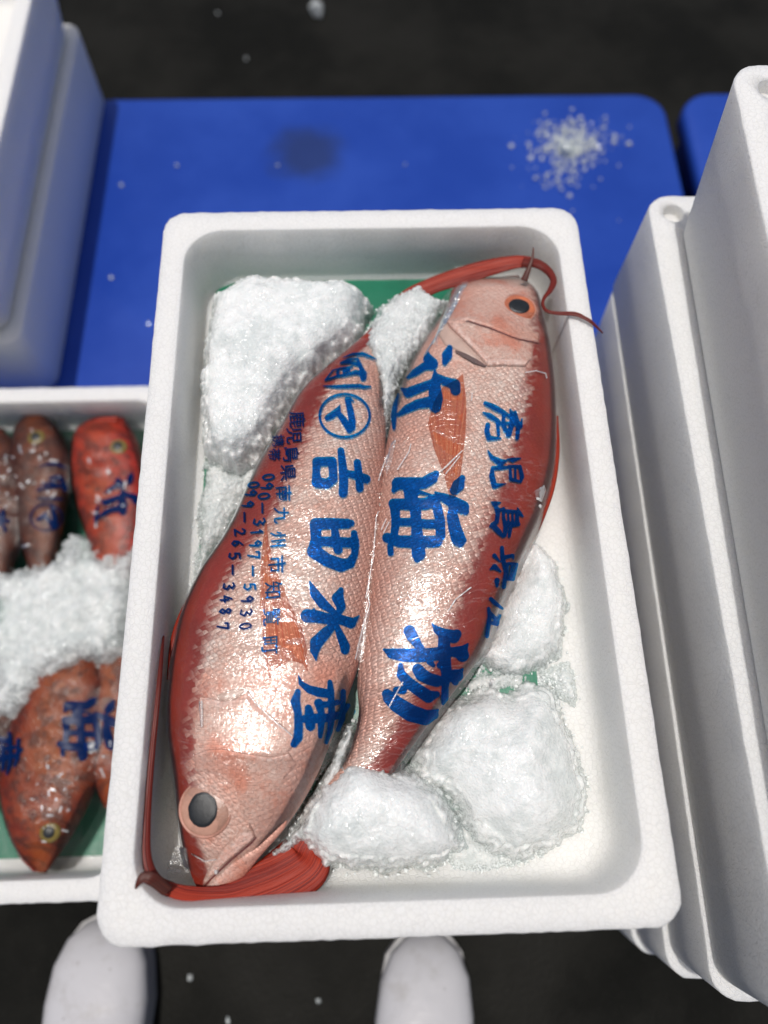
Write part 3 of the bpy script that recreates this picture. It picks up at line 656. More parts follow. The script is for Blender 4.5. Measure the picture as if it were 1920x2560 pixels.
# ------------------------------------------------------------------ printed film draped over the fish
def drape(surfs, poly_px, zp, low, h=0.0022, iters=26, off=0.0022, wr=0.0011):
    poly = [tuple(atz(x, y, zp))[:2] for x, y in poly_px]
    x0, y0, x1, y1 = bbox_of(poly, 0.006); nx = int((x1 - x0) / h) + 2; ny = int((y1 - y0) / h) + 2
    Zf = np.full((ny, nx), RIM + low)
    for s in surfs:
        for i in range(ny):
            for j in range(nx):
                p = s.b.ray_cast(Vector((x0 + j * h, y0 + i * h, RIM + 1)), Vector((0, 0, -1)))[0]
                if p is not None: Zf[i, j] = max(Zf[i, j], p.z + off)
    Z = Zf.copy()
    for _ in range(iters):
        Pd = np.pad(Z, 1, mode='edge'); av = (Pd[:-2, 1:-1] + Pd[2:, 1:-1] + Pd[1:-1, :-2] + Pd[1:-1, 2:]) / 4
        Z = np.maximum(Zf, av)
    for _ in range(2):
        Pd = np.pad(Z, 1, mode='edge'); Z = np.maximum(Zf, (Pd[:-2, 1:-1] + Pd[2:, 1:-1] + Pd[1:-1, :-2] + Pd[1:-1, 2:]) / 4)
    V2, fc, fv = field_mesh(lambda X, Y: sdf_poly(poly, X, Y)[:ny, :nx] if X.shape != (ny, nx) else sdf_poly(poly, X, Y), (x0, y0, x1, y1), h)
    V3 = []
    for x, y in V2:
        fx = min(max((x - x0) / h, 0), nx - 1.001); fy = min(max((y - y0) / h, 0), ny - 1.001); j = int(fx); i = int(fy); u = fx - j; v = fy - i
        z = (Z[i, j] * (1 - u) + Z[i, j + 1] * u) * (1 - v) + (Z[i + 1, j] * (1 - u) + Z[i + 1, j + 1] * u) * v
        z += wr * max(0, noise.noise(Vector((x * 26 + y * 12, y * 55, 3))))
        V3.append(Vector((x, y, z)))
    return V3, fc
FP = full([(392, 1870), (374, 1760), (366, 1680), (350, 1560), (360, 1450), (382, 1330), (430, 1238), (490, 1140), (548, 1010), (600, 920), (645, 840), (700, 790), (770, 728), (850, 735), (885, 765), (940, 650), (985, 575), (1025, 580), (1035, 598), (1130, 596), (1165, 640), (1185, 720), (1203, 850), (1203, 1010), (1182, 1110), (1142, 1200), (1100, 1290), (1060, 1400), (1008, 1480), (952, 1550), (872, 1660), (800, 1720), (715, 1640), (680, 1690), (640, 1760), (590, 1820), (500, 1885), (430, 1905)])
Vf, Ff = drape([S1, S2], FP, -0.030, -0.055)
film = thing('printed_film', (0.2, 0.31, min(v.z for v in Vf)), 'clear plastic film with large blue Japanese lettering, stretched over the two large red fish', 'plastic film')
obj('sheet', Vf, Ff, FILM, film)
SF = Surf(Vf, Ff)
R6 = lambda P: zoom(P, 950, 550, 2.212)
R2 = lambda P: zoom(P, 350, 1500, 2.212)
for P in (R6([(412, 255), (492, 250), (500, 325), (452, 420), (400, 520), (330, 640), (320, 700), (290, 690), (372, 480), (405, 330)]), R6([(60, 1240), (90, 1215), (70, 1330), (35, 1420), (30, 1340)]),
          R6([(850, 1500), (905, 1465), (915, 1500), (890, 1560), (862, 1545)]),
          R2([(145, 1500), (200, 1350), (262, 1370), (275, 1500), (240, 1530), (150, 1545)]),
          R2([(328, 560), (346, 560), (352, 700), (338, 715)]), R2([(1195, 260), (1235, 110), (1262, 30), (1275, 60), (1250, 180), (1225, 330), (1200, 340)])):
    patch('film_fold', P, SF, film, HAZE_FILM, lambda x, y, d: 0.0008 + 0.0012 * min(1, d / 6), carry=False)

ZA = lambda P: zoom(P, 700, 1050, 3.686)
ZB = lambda P: zoom(P, 660, 1600, 5.53)
ZC = lambda P: zoom(P, 680, 860, 5.184)
ZD = lambda P: zoom(P, 980, 820, 3.95)
ZE = lambda P: zoom(P, 1160, 980, 3.569)
ZF_ = lambda P: zoom(P, 940, 1100, 3.352)
ZG = lambda P: zoom(P, 920, 1500, 5.53)
CH = {}
CH['yoshi'] = (ZA, [[(560, 285, 32), (575, 420, 38), (585, 560, 42), (580, 675, 42)], [(610, 490, 30), (720, 515, 38), (790, 545, 42)], [(710, 395, 35), (725, 520, 36), (732, 630, 36)],
    [(340, 385, 42), (480, 382, 42), (488, 470, 38), (490, 545, 40), (430, 590, 46), (340, 575, 50), (332, 480, 34), (340, 385, 42)]])
CH['ta'] = (ZA, [[(330, 960, 56), (450, 955, 52), (620, 955, 45), (655, 950, 30)], [(328, 960, 55), (330, 1100, 48), (320, 1200, 66)], [(312, 1210, 65), (430, 1290, 60), (560, 1338, 62), (640, 1320, 46)],
    [(680, 1045, 30), (690, 1150, 38), (685, 1240, 32), (640, 1320, 48)], [(390, 1118, 44), (520, 1125, 48), (640, 1130, 46), (685, 1110, 40)], [(500, 1000, 32), (515, 1100, 42), (533, 1195, 42)]])
CH['mizu'] = (ZA, [[(250, 1805, 62), (330, 1810, 58), (450, 1835, 50), (560, 1840, 45), (650, 1870, 50), (690, 1840, 25), (728, 1803, 6)], [(315, 1740, 8), (300, 1770, 25)], [(275, 1492, 9), (320, 1600, 45), (390, 1690, 48), (500, 1775, 25)],
    [(560, 1565, 24), (530, 1640, 55), (560, 1720, 42), (535, 1790, 25)], [(520, 1860, 25), (420, 1960, 50), (335, 2050, 60), (318, 2120, 44), (330, 2215, 6)], [(520, 1900, 25), (555, 1990, 38), (595, 2085, 46), (595, 2120, 40)]])
CH['san'] = (ZB, [[(475, 495, 8), (510, 600, 35), (620, 680, 55), (750, 720, 66), (850, 735, 62)], [(905, 580, 34), (915, 700, 48), (925, 900, 46), (930, 1050, 50), (905, 1250, 38), (855, 1420, 22)],
    [(465, 710, 38), (430, 850, 66), (465, 1000, 52), (475, 1200, 60), (465, 1350, 62), (410, 1440, 48)], [(610, 940, 50), (630, 1080, 76), (635, 1190, 66), (630, 1245, 18)], [(750, 870, 62), (785, 1000, 46), (785, 1150, 50), (770, 1330, 32)],
    [(1090, 710, 36), (1085, 900, 38), (1070, 1080, 44), (1015, 1240, 28)], [(560, 1090, 56), (760, 1080, 72), (900, 1070, 55), (1050, 1030, 50), (1160, 900, 30)], [(830, 890, 46), (960, 880, 30), (1010, 860, 38)]])
CH['ma'] = (ZC, [[(975, 722, 35), (1010, 850, 44), (1038, 1000, 46), (1030, 1080, 50), (1000, 1120, 38)], [(1065, 750, 5), (1000, 715, 28)], [(1005, 1115, 40), (930, 990, 44), (865, 905, 34)], [(882, 795, 6), (850, 870, 42), (770, 930, 44), (715, 960, 36)]])
CH['circle'] = (ZC, [[(940 + 322 * math.cos(a * math.pi / 24), 932 + 278 * math.sin(a * math.pi / 24), 17) for a in range(49)]])
CH['paren'] = (ZC, [[(665, 550, 8), (850, 555, 22), (1000, 550, 26), (1130, 545, 26), (1190, 560, 22), (1275, 555, 12)]])
CH['paren2'] = (ZC, [[(920, 182, 6), (1050, 135, 17), (1180, 130, 22), (1290, 175, 15), (1350, 205, 5)]])
CH['yuu'] = (ZC, [[(890, 255, 12), (1000, 240, 20), (1090, 262, 24), (1140, 275, 22)], [(1110, 205, 20), (1140, 270, 25), (1155, 320, 30), (1185, 390, 44), (1180, 440, 42)], [(780, 350, 8), (900, 320, 15), (1040, 300, 12)],
    [(690, 475, 12), (850, 420, 18), (1000, 395, 18), (1080, 370, 30), (1160, 385, 30)], [(850, 385, 22), (860, 350, 16)], [(930, 360, 22), (990, 340, 28)], [(900, 240, 8), (1000, 202, 14), (1110, 197, 16)], [(690, 475, 12), (790, 350, 10)]])
CH['kin'] = (ZD, [[(570, 200, 30), (545, 270, 52), (522, 340, 28)], [(360, 240, 8), (360, 310, 50), (395, 355, 62), (320, 380, 38), (230, 440, 35), (155, 495, 12)],
    [(425, 430, 15), (430, 510, 42), (425, 610, 62), (432, 700, 72), (430, 780, 58), (430, 835, 12)], [(430, 470, 25), (530, 530, 45), (620, 560, 55), (628, 620, 50)],
    [(105, 605, 16), (160, 640, 48), (260, 600, 45), (400, 545, 40)], [(68, 858, 18), (150, 800, 40), (260, 750, 45), (380, 730, 55)], [(70, 650, 6), (35, 760, 25), (20, 880, 30), (22, 990, 18)]])
CH['shika'] = (ZD, [[(920, 745, 20), (1000, 780, 28), (1090, 830, 24), (1180, 890, 16)], [(900, 838, 10), (960, 865, 26), (1040, 915, 22), (1075, 950, 14)], [(945, 960, 25), (935, 1020, 26), (955, 1088, 26), (1075, 1092, 8)],
    [(1165, 808, 10), (1190, 860, 28), (1180, 960, 26), (1150, 1050, 30)], [(1100, 850, 16), (1100, 960, 22), (1120, 1010, 22)], [(1215, 830, 14), (1245, 960, 24), (1235, 1088, 20)], [(1280, 900, 8), (1272, 975, 18)], [(1040, 930, 18), (1052, 1060, 16)], [(1090, 940, 16), (1240, 950, 18)]])
CH['ji'] = (ZD, [[(942, 1205, 5), (985, 1280, 22), (1070, 1330, 36), (1125, 1312, 12)], [(1140, 1300, 10), (1190, 1305, 25), (1270, 1288, 6)], [(990, 1380, 15), (985, 1460, 28), (1010, 1560, 28), (1060, 1552, 18), (1125, 1540, 4)], [(1000, 1385, 20), (1080, 1380, 22), (1140, 1378, 14)],
    [(1150, 1368, 14), (1260, 1370, 18), (1282, 1470, 22), (1265, 1520, 14), (1170, 1495, 18), (1165, 1390, 14)], [(1215, 1380, 12), (1215, 1490, 14)]])
CH['shima'] = (ZE, [[(245, 985, 8), (275, 1000, 26), (322, 988, 8)], [(275, 1010, 14), (300, 1060, 26), (330, 1050, 14)], [(232, 1200, 10), (255, 1190, 26), (310, 1250, 24), (345, 1292, 12)], [(300, 1080, 20), (290, 1160, 20), (260, 1180, 20)],
    [(350, 1040, 14), (350, 1120, 15), (370, 1200, 22), (360, 1280, 18)], [(350, 1060, 15), (470, 1070, 16), (470, 1180, 22), (370, 1175, 18)], [(430, 1070, 11), (430, 1170, 13)], [(390, 1060, 10), (395, 1170, 12)], [(475, 1038, 8), (500, 1090, 18), (522, 1112, 8)], [(480, 1180, 20), (415, 1192, 18), (400, 1290, 14)]])
CH['ken'] = (ZE, [[(335, 1390, 18), (340, 1480, 20), (370, 1600, 20), (350, 1740, 18)], [(268, 1460, 20), (318, 1515, 6)], [(290, 1680, 24), (290, 1730, 14)], [(340, 1480, 20), (430, 1458, 16), (438, 1490, 6)], [(232, 1582, 8), (270, 1560, 26), (322, 1602, 10)],
    [(390, 1530, 14), (465, 1535, 14), (432, 1670, 16), (375, 1668, 14), (385, 1540, 12)], [(425, 1540, 11), (405, 1665, 12)]])
CH['san2'] = (ZE, [[(235, 1845, 18), (270, 1880, 20), (335, 1930, 12)], [(215, 1930, 15), (225, 2000, 20), (210, 2100, 18), (200, 2180, 16)], [(220, 1960, 15), (290, 2040, 20), (318, 1990, 10)], [(225, 2060, 12), (290, 2062, 26)]])
CH['umi'] = (ZF_, [[(722, 320, 26), (690, 380, 52), (655, 425, 38)], [(495, 440, 8), (560, 480, 35), (640, 520, 52), (725, 565, 56), (750, 600, 30)], [(640, 560, 30), (640, 640, 48), (660, 740, 55), (690, 830, 60), (705, 865, 35), (740, 840, 20)],
    [(150, 425, 20), (185, 365, 52), (300, 365, 52), (400, 362, 48), (470, 320, 48), (502, 285, 28)], [(265, 400, 40), (295, 470, 58), (350, 435, 20), (460, 462, 8)],
    [(150, 535, 44), (270, 540, 48), (420, 535, 50), (490, 505, 50)], [(158, 535, 44), (168, 680, 36), (150, 830, 30)], [(510, 560, 42), (540, 680, 40), (540, 800, 42)], [(95, 820, 42), (200, 850, 50), (350, 855, 52), (510, 850, 48)],
    [(160, 686, 32), (300, 688, 34), (430, 705, 38), (540, 705, 40)], [(330, 560, 50), (338, 700, 42), (350, 860, 55), (358, 955, 58), (345, 1000, 28)], [(122, 890, 26), (125, 948, 26)]])
CH['mono'] = (ZG, [[(575, 430, 82), (610, 500, 82), (690, 620, 60), (740, 690, 52)], [(225, 685, 18), (330, 740, 72), (480, 760, 92), (650, 765, 96), (800, 760, 95), (1000, 740, 90), (1150, 715, 65), (1290, 720, 90), (1375, 605, 14)], [(1300, 760, 92)],
    [(888, 330, 10), (950, 410, 50), (1060, 480, 85), (1180, 505, 92), (1225, 470, 66)], [(1050, 520, 80), (1050, 700, 92), (1060, 850, 85), (1080, 1000, 75), (1060, 1200, 50), (1055, 1350, 52), (1030, 1430, 20)],
    [(1080, 1000, 60), (1150, 1045, 85), (1225, 1040, 85), (1300, 950, 16)], [(1200, 1130, 46)], [(690, 960, 80), (740, 1030, 90), (850, 1090, 82), (950, 1115, 82)], [(850, 850, 46), (900, 900, 30)], [(990, 900, 46), (1040, 930, 50)],
    [(450, 900, 32), (460, 1030, 66), (560, 1140, 78), (680, 1230, 82), (830, 1330, 88), (945, 1300, 46)], [(265, 1300, 72), (300, 1350, 95), (400, 1440, 110), (590, 1560, 118), (780, 1620, 108), (900, 1580, 70), (960, 1515, 16)], [(390, 1240, 46), (480, 1240, 60)]])
def strokes_of(k): Zf, st = CH[k]; return [Zf(s) for s in st]
for k in CH: letter(strokes_of(k), SF, film)
letter([Z5(s) for s in ([(430, 1255, 4), (415, 1258, 4), (411, 1308, 4), (428, 1310, 4)], [(478, 1255, 4), (494, 1258, 4), (494, 1312, 4), (478, 1314, 4)], [(450, 1256, 4), (470, 1275, 4)], [(470, 1256, 4), (445, 1280, 4)], [(445, 1290, 4), (475, 1292, 4)], [(450, 1304, 4), (470, 1304, 4)], [(395, 1278, 3), (396, 1296, 3)])], SF, film, INK_DARK, cell=1.0)
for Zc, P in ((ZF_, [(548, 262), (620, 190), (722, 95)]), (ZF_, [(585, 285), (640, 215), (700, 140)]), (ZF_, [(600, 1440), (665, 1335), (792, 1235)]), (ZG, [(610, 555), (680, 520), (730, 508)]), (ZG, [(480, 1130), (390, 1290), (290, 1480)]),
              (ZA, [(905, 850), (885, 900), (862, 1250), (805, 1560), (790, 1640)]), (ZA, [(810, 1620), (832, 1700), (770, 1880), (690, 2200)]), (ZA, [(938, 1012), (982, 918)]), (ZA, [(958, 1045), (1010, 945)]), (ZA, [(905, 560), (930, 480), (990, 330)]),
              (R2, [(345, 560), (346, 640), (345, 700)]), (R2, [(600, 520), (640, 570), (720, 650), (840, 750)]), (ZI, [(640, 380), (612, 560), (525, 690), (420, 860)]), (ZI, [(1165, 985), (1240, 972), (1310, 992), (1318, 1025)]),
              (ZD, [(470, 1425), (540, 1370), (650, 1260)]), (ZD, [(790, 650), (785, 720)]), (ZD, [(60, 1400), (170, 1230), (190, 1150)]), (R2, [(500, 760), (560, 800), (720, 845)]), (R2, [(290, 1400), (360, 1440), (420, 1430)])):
    letter([[(x, y, 1.5) for x, y in Zc(P)]], SF, film, PAINTED_GLINT, 0.0011, 1.2, 'painted_glint')  # thin whitish strips along wrinkle lines, film highlights painted in as colour
# small address and telephone lines
DIG = {'0': [[(.5 + .36 * math.cos(a * .5236), .5 + .48 * math.sin(a * .5236)) for a in range(13)]], '1': [[(.3, .75), (.55, .97), (.5, .0)]], '2': [[(.12, .75), (.35, .98), (.75, .9), (.8, .65), (.1, .03), (.95, .08)]],
       '3': [[(.1, .9), (.5, 1), (.85, .78), (.4, .55), (.9, .35), (.6, .02), (.08, .1)]], '4': [[(.6, 1.0), (.08, .35), (.95, .38)], [(.7, .7), (.6, 0)]], '5': [[(.9, .97), (.25, .95), (.15, .55), (.6, .6), (.88, .32), (.55, .02), (.08, .1)]],
       '6': [[(.8, .95), (.3, .6), (.15, .2), (.5, .0), (.85, .22), (.55, .5), (.2, .3)]], '7': [[(.1, .7), (.12, .95), (.92, .95), (.45, 0)]], '8': [[(.8, .85), (.45, 1), (.2, .78), (.8, .3), (.5, .0), (.15, .25), (.8, .72), (.8, .85)]],
       '9': [[(.85, .75), (.5, 1), (.15, .72), (.45, .48), (.85, .72), (.65, .0)]], '-': [[(-.15, .5), (1.15, .5)]]}
ZS3 = lambda p: (500 + p[0] / 5.184, 960 + p[1] / 5.184)
ZS4 = lambda p: (500 + p[0] / 5.184, 1340 + p[1] / 5.184)
def digit(ch, cx, cy, hgt=29, wid=18, r=2.4, slant=0.12):
    st = []
    for s in DIG[ch]:
        st.append([(cx + (v - 0.5) * hgt, cy + (u - 0.5) * wid - (v - 0.5) * hgt * slant, r) for u, v in s])
    letter(st, SF, film, INK_DARK if cx < 620 else INK, cell=1.3)
for ch, p in zip('090-319', ((890, 1210), (870, 1325), (830, 1455), (810, 1610), (770, 1790), (740, 1920), (720, 2070))): digit(ch, *ZS3(p))
for ch, p in zip('7-5930', ((700, 250), (685, 455), (645, 660), (615, 820), (600, 995), (590, 1170))): digit(ch, *ZS4(p))
for ch, p in zip('099-26', ((700, 1310), (665, 1415), (625, 1560), (580, 1730), (520, 1920), (490, 2065))): digit(ch, *ZS3(p), hgt=27, wid=17)
for ch, p in zip('5-3487', ((450, 260), (425, 440), (375, 655), (340, 815), (330, 975), (300, 1170))): digit(ch, *ZS4(p), hgt=28, wid=17)
def glyph(ch, cx, cy, size, surf=SF, parent=film, mat=INK):
    cu = bpy.data.curves.new('t', 'FONT'); cu.body = ch; cu.size = 1.0; cu.offset = 0.012; cu.align_x = 'CENTER'; cu.align_y = 'CENTER'; cu.fill_mode = 'FRONT'; cu.resolution_u = 2
    o = bpy.data.objects.new('t', cu); COL.objects.link(o)
    dg = bpy.context.evaluated_depsgraph_get(); me = o.evaluated_get(dg).to_mesh()
    vs = [v.co.copy() for v in me.vertices]; fs = [list(p.vertices) for p in me.polygons]
    o.evaluated_get(dg).to_mesh_clear(); bpy.data.objects.remove(o)
    if not vs: return
    xs = [v.x for v in vs]; ys = [v.y for v in vs]; mx = (min(xs) + max(xs)) / 2; my = (min(ys) + max(ys)) / 2; k = size / max(max(xs) - min(xs), max(ys) - min(ys))
    V2 = [(cx + (v.y - my) * k, cy + (v.x - mx) * k - (v.y - my) * k * 0.1) for v in vs]
    V3, _ = lay(surf, V2, 0.0009)
    obj('printed_character', V3, fs, mat, parent, smooth=False)
for ch, p in zip('鹿児島県南九州', ((1265, 465), (1220, 670), (1180, 915), (1140, 1150), (1085, 1420), (1055, 1700), (1010, 2010))): glyph(ch, *ZS3(p), 40, mat=INK_DARK if p[1] < 1200 else INK)
for ch, p in zip('市知覧町', ((1000, 370), (950, 700), (930, 1050), (900, 1420))): glyph(ch, *ZS4(p), 44)
for ch, p in zip('携帯', ((1020, 740), (970, 920))): glyph(ch, *ZS3(p), 30, mat=INK_DARK)

# ------------------------------------------------------------------ crushed ice
ICO_V = []; _ph = (1 + 5 ** .5) / 2
for a in (-1, 1):
    for b in (-_ph, _ph): ICO_V += [(0, a, b), (a, b, 0), (b, 0, a)]
ICO_V = [Vector(v).normalized() for v in ICO_V]
import itertools
ICO_F = [f for f in itertools.combinations(range(12), 3) if all((ICO_V[i] - ICO_V[j]).length < 1.06 for i, j in itertools.combinations(f, 2))]
ICO_F = [f if (ICO_V[f[1]] - ICO_V[f[0]]).cross(ICO_V[f[2]] - ICO_V[f[0]]).dot(ICO_V[f[0]]) > 0 else (f[0], f[2], f[1]) for f in ICO_F]
def crumb(V, Fc, p, r):
    sx, sy, sz = (r * random.uniform(.5, 1.3) for _ in range(3)); rot = Matrix.Rotation(random.uniform(0, 6.28), 3, Vector((random.gauss(0, 1), random.gauss(0, 1), random.gauss(0, 1)))); o = len(V)
    for v in ICO_V: V.append(p + rot @ Vector((v.x * sx * random.uniform(.75, 1.2), v.y * sy * random.uniform(.75, 1.2), v.z * sz)))
    for f in ICO_F: Fc.append([i + o for i in f])
def mound(label, poly_px, zp, zbase, H, lam=0.012, mat=ICE, h=0.0010, rough=0.0013, lump=0.006, crumbs=260, seed=0, edge=0.0035, dlen=0.011, name='ice_heap', group='heaps of crushed ice in the open box'):
    poly = [tuple(atz(x, y, zp))[:2] for x, y in poly_px]
    def fld(X, Y):
        d = sdf_poly(poly, X, Y); nzv = np.zeros(X.shape)
        for i, j in zip(*np.nonzero(np.abs(d) < edge * 4)):
            q = Vector((X[i, j], Y[i, j], seed)); nzv[i, j] = edge * (noise.noise(q * 90) + 0.7 * noise.noise(q * 260) + 1.1 * noise.noise(q * 34))
        return d + nzv
    V2, fc, fv = field_mesh(fld, bbox_of(poly, 0.01), h); V = []
    top = H
    for (x, y), f in zip(V2, fv):
        d = -f; q = Vector((x, y, seed))
        z = zbase + H * (1 - math.exp(-d / lam)) + lump * noise.fractal(q * 22, 1.0, 2.0, 3) * min(1, d / 0.01)
        vd = noise.voronoi(q * 300)[0]
        z += rough * (0.5 - 0.8 * vd[0]) + rough * 0.6 * noise.noise(q * 420) + rough * 0.55 * noise.noise(q * 850)
        V.append(Vector((x, y, RIM + z)))
    nm = len(fc); nv = len(V)
    bd = [i for i in range(nv) if fv[i] > -0.004]
    for i in random.sample(bd, min(len(bd), crumbs // 4)): crumb(V, fc, V[i] + Vector((random.gauss(0, .002), random.gauss(0, .002), 0.0006)), random.uniform(0.0008, 0.0019))
    dep = np.full(len(V), 0.0); dep[:nv] = np.clip(-np.array(fv) / dlen, 0, 1)
    o = obj(name, V, fc, None, mats=[mat, GRAIN], midx=[0] * nm + [1] * (len(fc) - nm), attrs={'depth': dep})
    sm = np.ones(len(fc), bool); sm[nm:] = False; o.data.polygons.foreach_set('use_smooth', sm)
    return tag(o, label, 'ice', group)
fl = full
I1 = fl([(806, 628), (790, 690), (768, 728), (735, 765), (701, 790), (670, 815), (643, 839), (620, 875), (596, 906), (575, 950), (555, 982), (503, 1000), (430, 975), (419, 890), (420, 810), (425, 760), (430, 705), (439, 660), (451, 628), (497, 606), (543, 588), (613, 585), (680, 597), (750, 602)])
mound('big white heap of crushed ice in the far left corner of the fish box', I1, -0.035, FLOOR + 0.006, 0.058, 0.009, crumbs=420, seed=1, lump=0.007, dlen=0.005, rough=0.0010)
mound('glassy grey strip of crushed ice between the left wall and the belly-up left fish', fl([(430, 978), (520, 1002), (585, 960), (575, 1010), (530, 1080), (480, 1170), (445, 1235), (412, 1295), (402, 1260), (415, 1110)]), -0.055, FLOOR, 0.026, 0.010, ICE_CLEAR, crumbs=420, seed=2, rough=0.0022)
mound('pink-tinged crushed ice over the left fish tail, beside the head of the right fish', fl([(812, 655), (850, 625), (905, 602), (950, 635), (985, 645), (955, 700), (915, 760), (885, 800), (862, 850), (838, 930), (828, 975), (815, 920), (808, 850), (795, 790), (775, 745), (790, 690)]), -0.028, -0.05, 0.034, 0.008, ICE_CLEAR, crumbs=520, seed=3, rough=0.0022)
mound('crushed ice heap beside the back of the right fish, against the right wall', fl([(1165, 1140), (1222, 1195), (1248, 1290), (1232, 1405), (1165, 1446), (1100, 1460), (1050, 1438), (1015, 1450), (1035, 1375), (1065, 1290), (1092, 1225), (1130, 1150)]), -0.045, FLOOR, 0.044, 0.013, crumbs=300, seed=4, rough=0.0009)
mound('large rounded heap of crushed ice in the near right corner of the fish box', fl([(965, 1495), (1060, 1470), (1100, 1478), (1150, 1454), (1212, 1486), (1264, 1590), (1292, 1700), (1282, 1802), (1205, 1855), (1120, 1874), (1050, 1838), (1000, 1795), (955, 1715), (900, 1695), (880, 1620), (920, 1540)]), -0.045, FLOOR, 0.058, 0.020, crumbs=400, seed=5, rough=0.0009)
mound('bright heap of crushed ice by the near wall, over the tail of the right fish', fl([(738, 1622), (785, 1612), (830, 1630), (905, 1650), (960, 1695), (1000, 1760), (1018, 1838), (970, 1890), (850, 1900), (700, 1892), (648, 1856), (622, 1800), (640, 1735), (672, 1680), (705, 1650)]), -0.030, FLOOR + 0.004, 0.068, 0.014, crumbs=420, seed=6, dlen=0.010)
mound('small flat flake of ice against the right wall between two larger heaps', fl([(1165, 1452), (1235, 1415), (1252, 1460), (1248, 1525), (1210, 1500), (1185, 1470)]), -0.07, FLOOR, 0.010, 0.006, ICE_CLEAR, crumbs=90, seed=7)
mound('long slush of ice wedged between the left fish chin and the right fish tail', fl([(752, 1560), (778, 1545), (778, 1600), (750, 1660), (722, 1730), (680, 1790), (640, 1830), (600, 1862), (560, 1862), (610, 1805), (655, 1745), (690, 1670), (722, 1600)]), -0.045, -0.058, 0.030, 0.008, ICE_CLEAR, crumbs=260, seed=8, rough=0.002)
mound('thin broken slush over green sheet, between the two ice heaps beside the right fish', fl([(985, 1490), (1010, 1450), (1060, 1440), (1120, 1455), (1180, 1440), (1200, 1475), (1150, 1490), (1080, 1495), (1030, 1510)]), -0.072, FLOOR + 0.004, 0.006, 0.006, ICE_CLEAR, crumbs=260, seed=14, rough=0.002, edge=0.006)
mound('thin slushy ice at the foot of the two near heaps, green sheet showing through', fl([(930, 1790), (1010, 1760), (1080, 1830), (1160, 1868), (1090, 1880), (1040, 1895), (985, 1890), (960, 1870)]), -0.065, FLOOR, 0.010, 0.010, ICE_CLEAR, crumbs=220, seed=9)

def crumbs_obj(name, pts, z, rmin, rmax, label, cat, kind=None, mat=None):
    V = []; Fc = []
    for x, y in pts:
        p = dz(x, y, z); crumb(V, Fc, p, random.uniform(rmin, rmax) ** 1.0)
    o = obj(name, V, Fc, mat or ICE, smooth=False)
    return tag(o, label, cat, kind=kind)
pts = [(random.gauss(1240, 40), random.gauss(308, 24)) for _ in range(330)] + [(random.gauss(1235, 20), random.gauss(322, 13)) for _ in range(120)] + [(random.gauss(1205, 24), random.gauss(378, 20)) for _ in range(45)] + [(random.gauss(1230, 70), random.gauss(350, 60)) for _ in range(30)]
pts = [p for p in pts if p[1] > 225]
crumbs_obj('crushed_ice', pts, -0.3985, 0.0010, 0.0050, 'scattered crushed ice melting on the blue pallet beyond the fish box', 'ice', 'stuff')
crumbs_obj('ice_lump', [(1222, 322)], -0.393, 0.0125, 0.014, 'largest clear lump among the ice spilled on the blue pallet', 'ice lump')
crumbs_obj('ice_lump', [(684, 24)], -0.535, 0.026, 0.028, 'white lump of ice on the dark wet ground at the top', 'ice lump')
gp = [(532, 127), (470, 28), (688, 2162), (410, 2112), (492, 2205)]
crumbs_obj('ice_crumbs', gp, -0.5375, 0.002, 0.0042, 'tiny crumbs of ice strewn over the dark wet ground', 'ice', 'stuff')
crumbs_obj('ice_crumbs', [(382, 357), (600, 357), (875, 356), (262, 400), (320, 700), (240, 600)], -0.397, 0.002, 0.004, 'few stray ice crumbs on the bare blue pallet', 'ice', 'stuff')
for q, (x, y, lb) in enumerate(((1165, 1096, 'white foam bead stuck to the back of the right fish'), (468, 1882, 'white foam bead on the jaw of the left fish'), (1062, 1472, 'white foam bead by the tail of the right fish'))):
    s_ = S2 if q != 1 else S1; h_ = s_.hit(x * DS, y * DS); p = h_[0] if h_ else dz(x, y, -0.05)
    V = []; Fc = []; crumb(V, Fc, p + Vector((0, 0, 0.003)), 0.0022); tag(obj('foam_bead', V, Fc, FOAM), lb, 'foam bead')

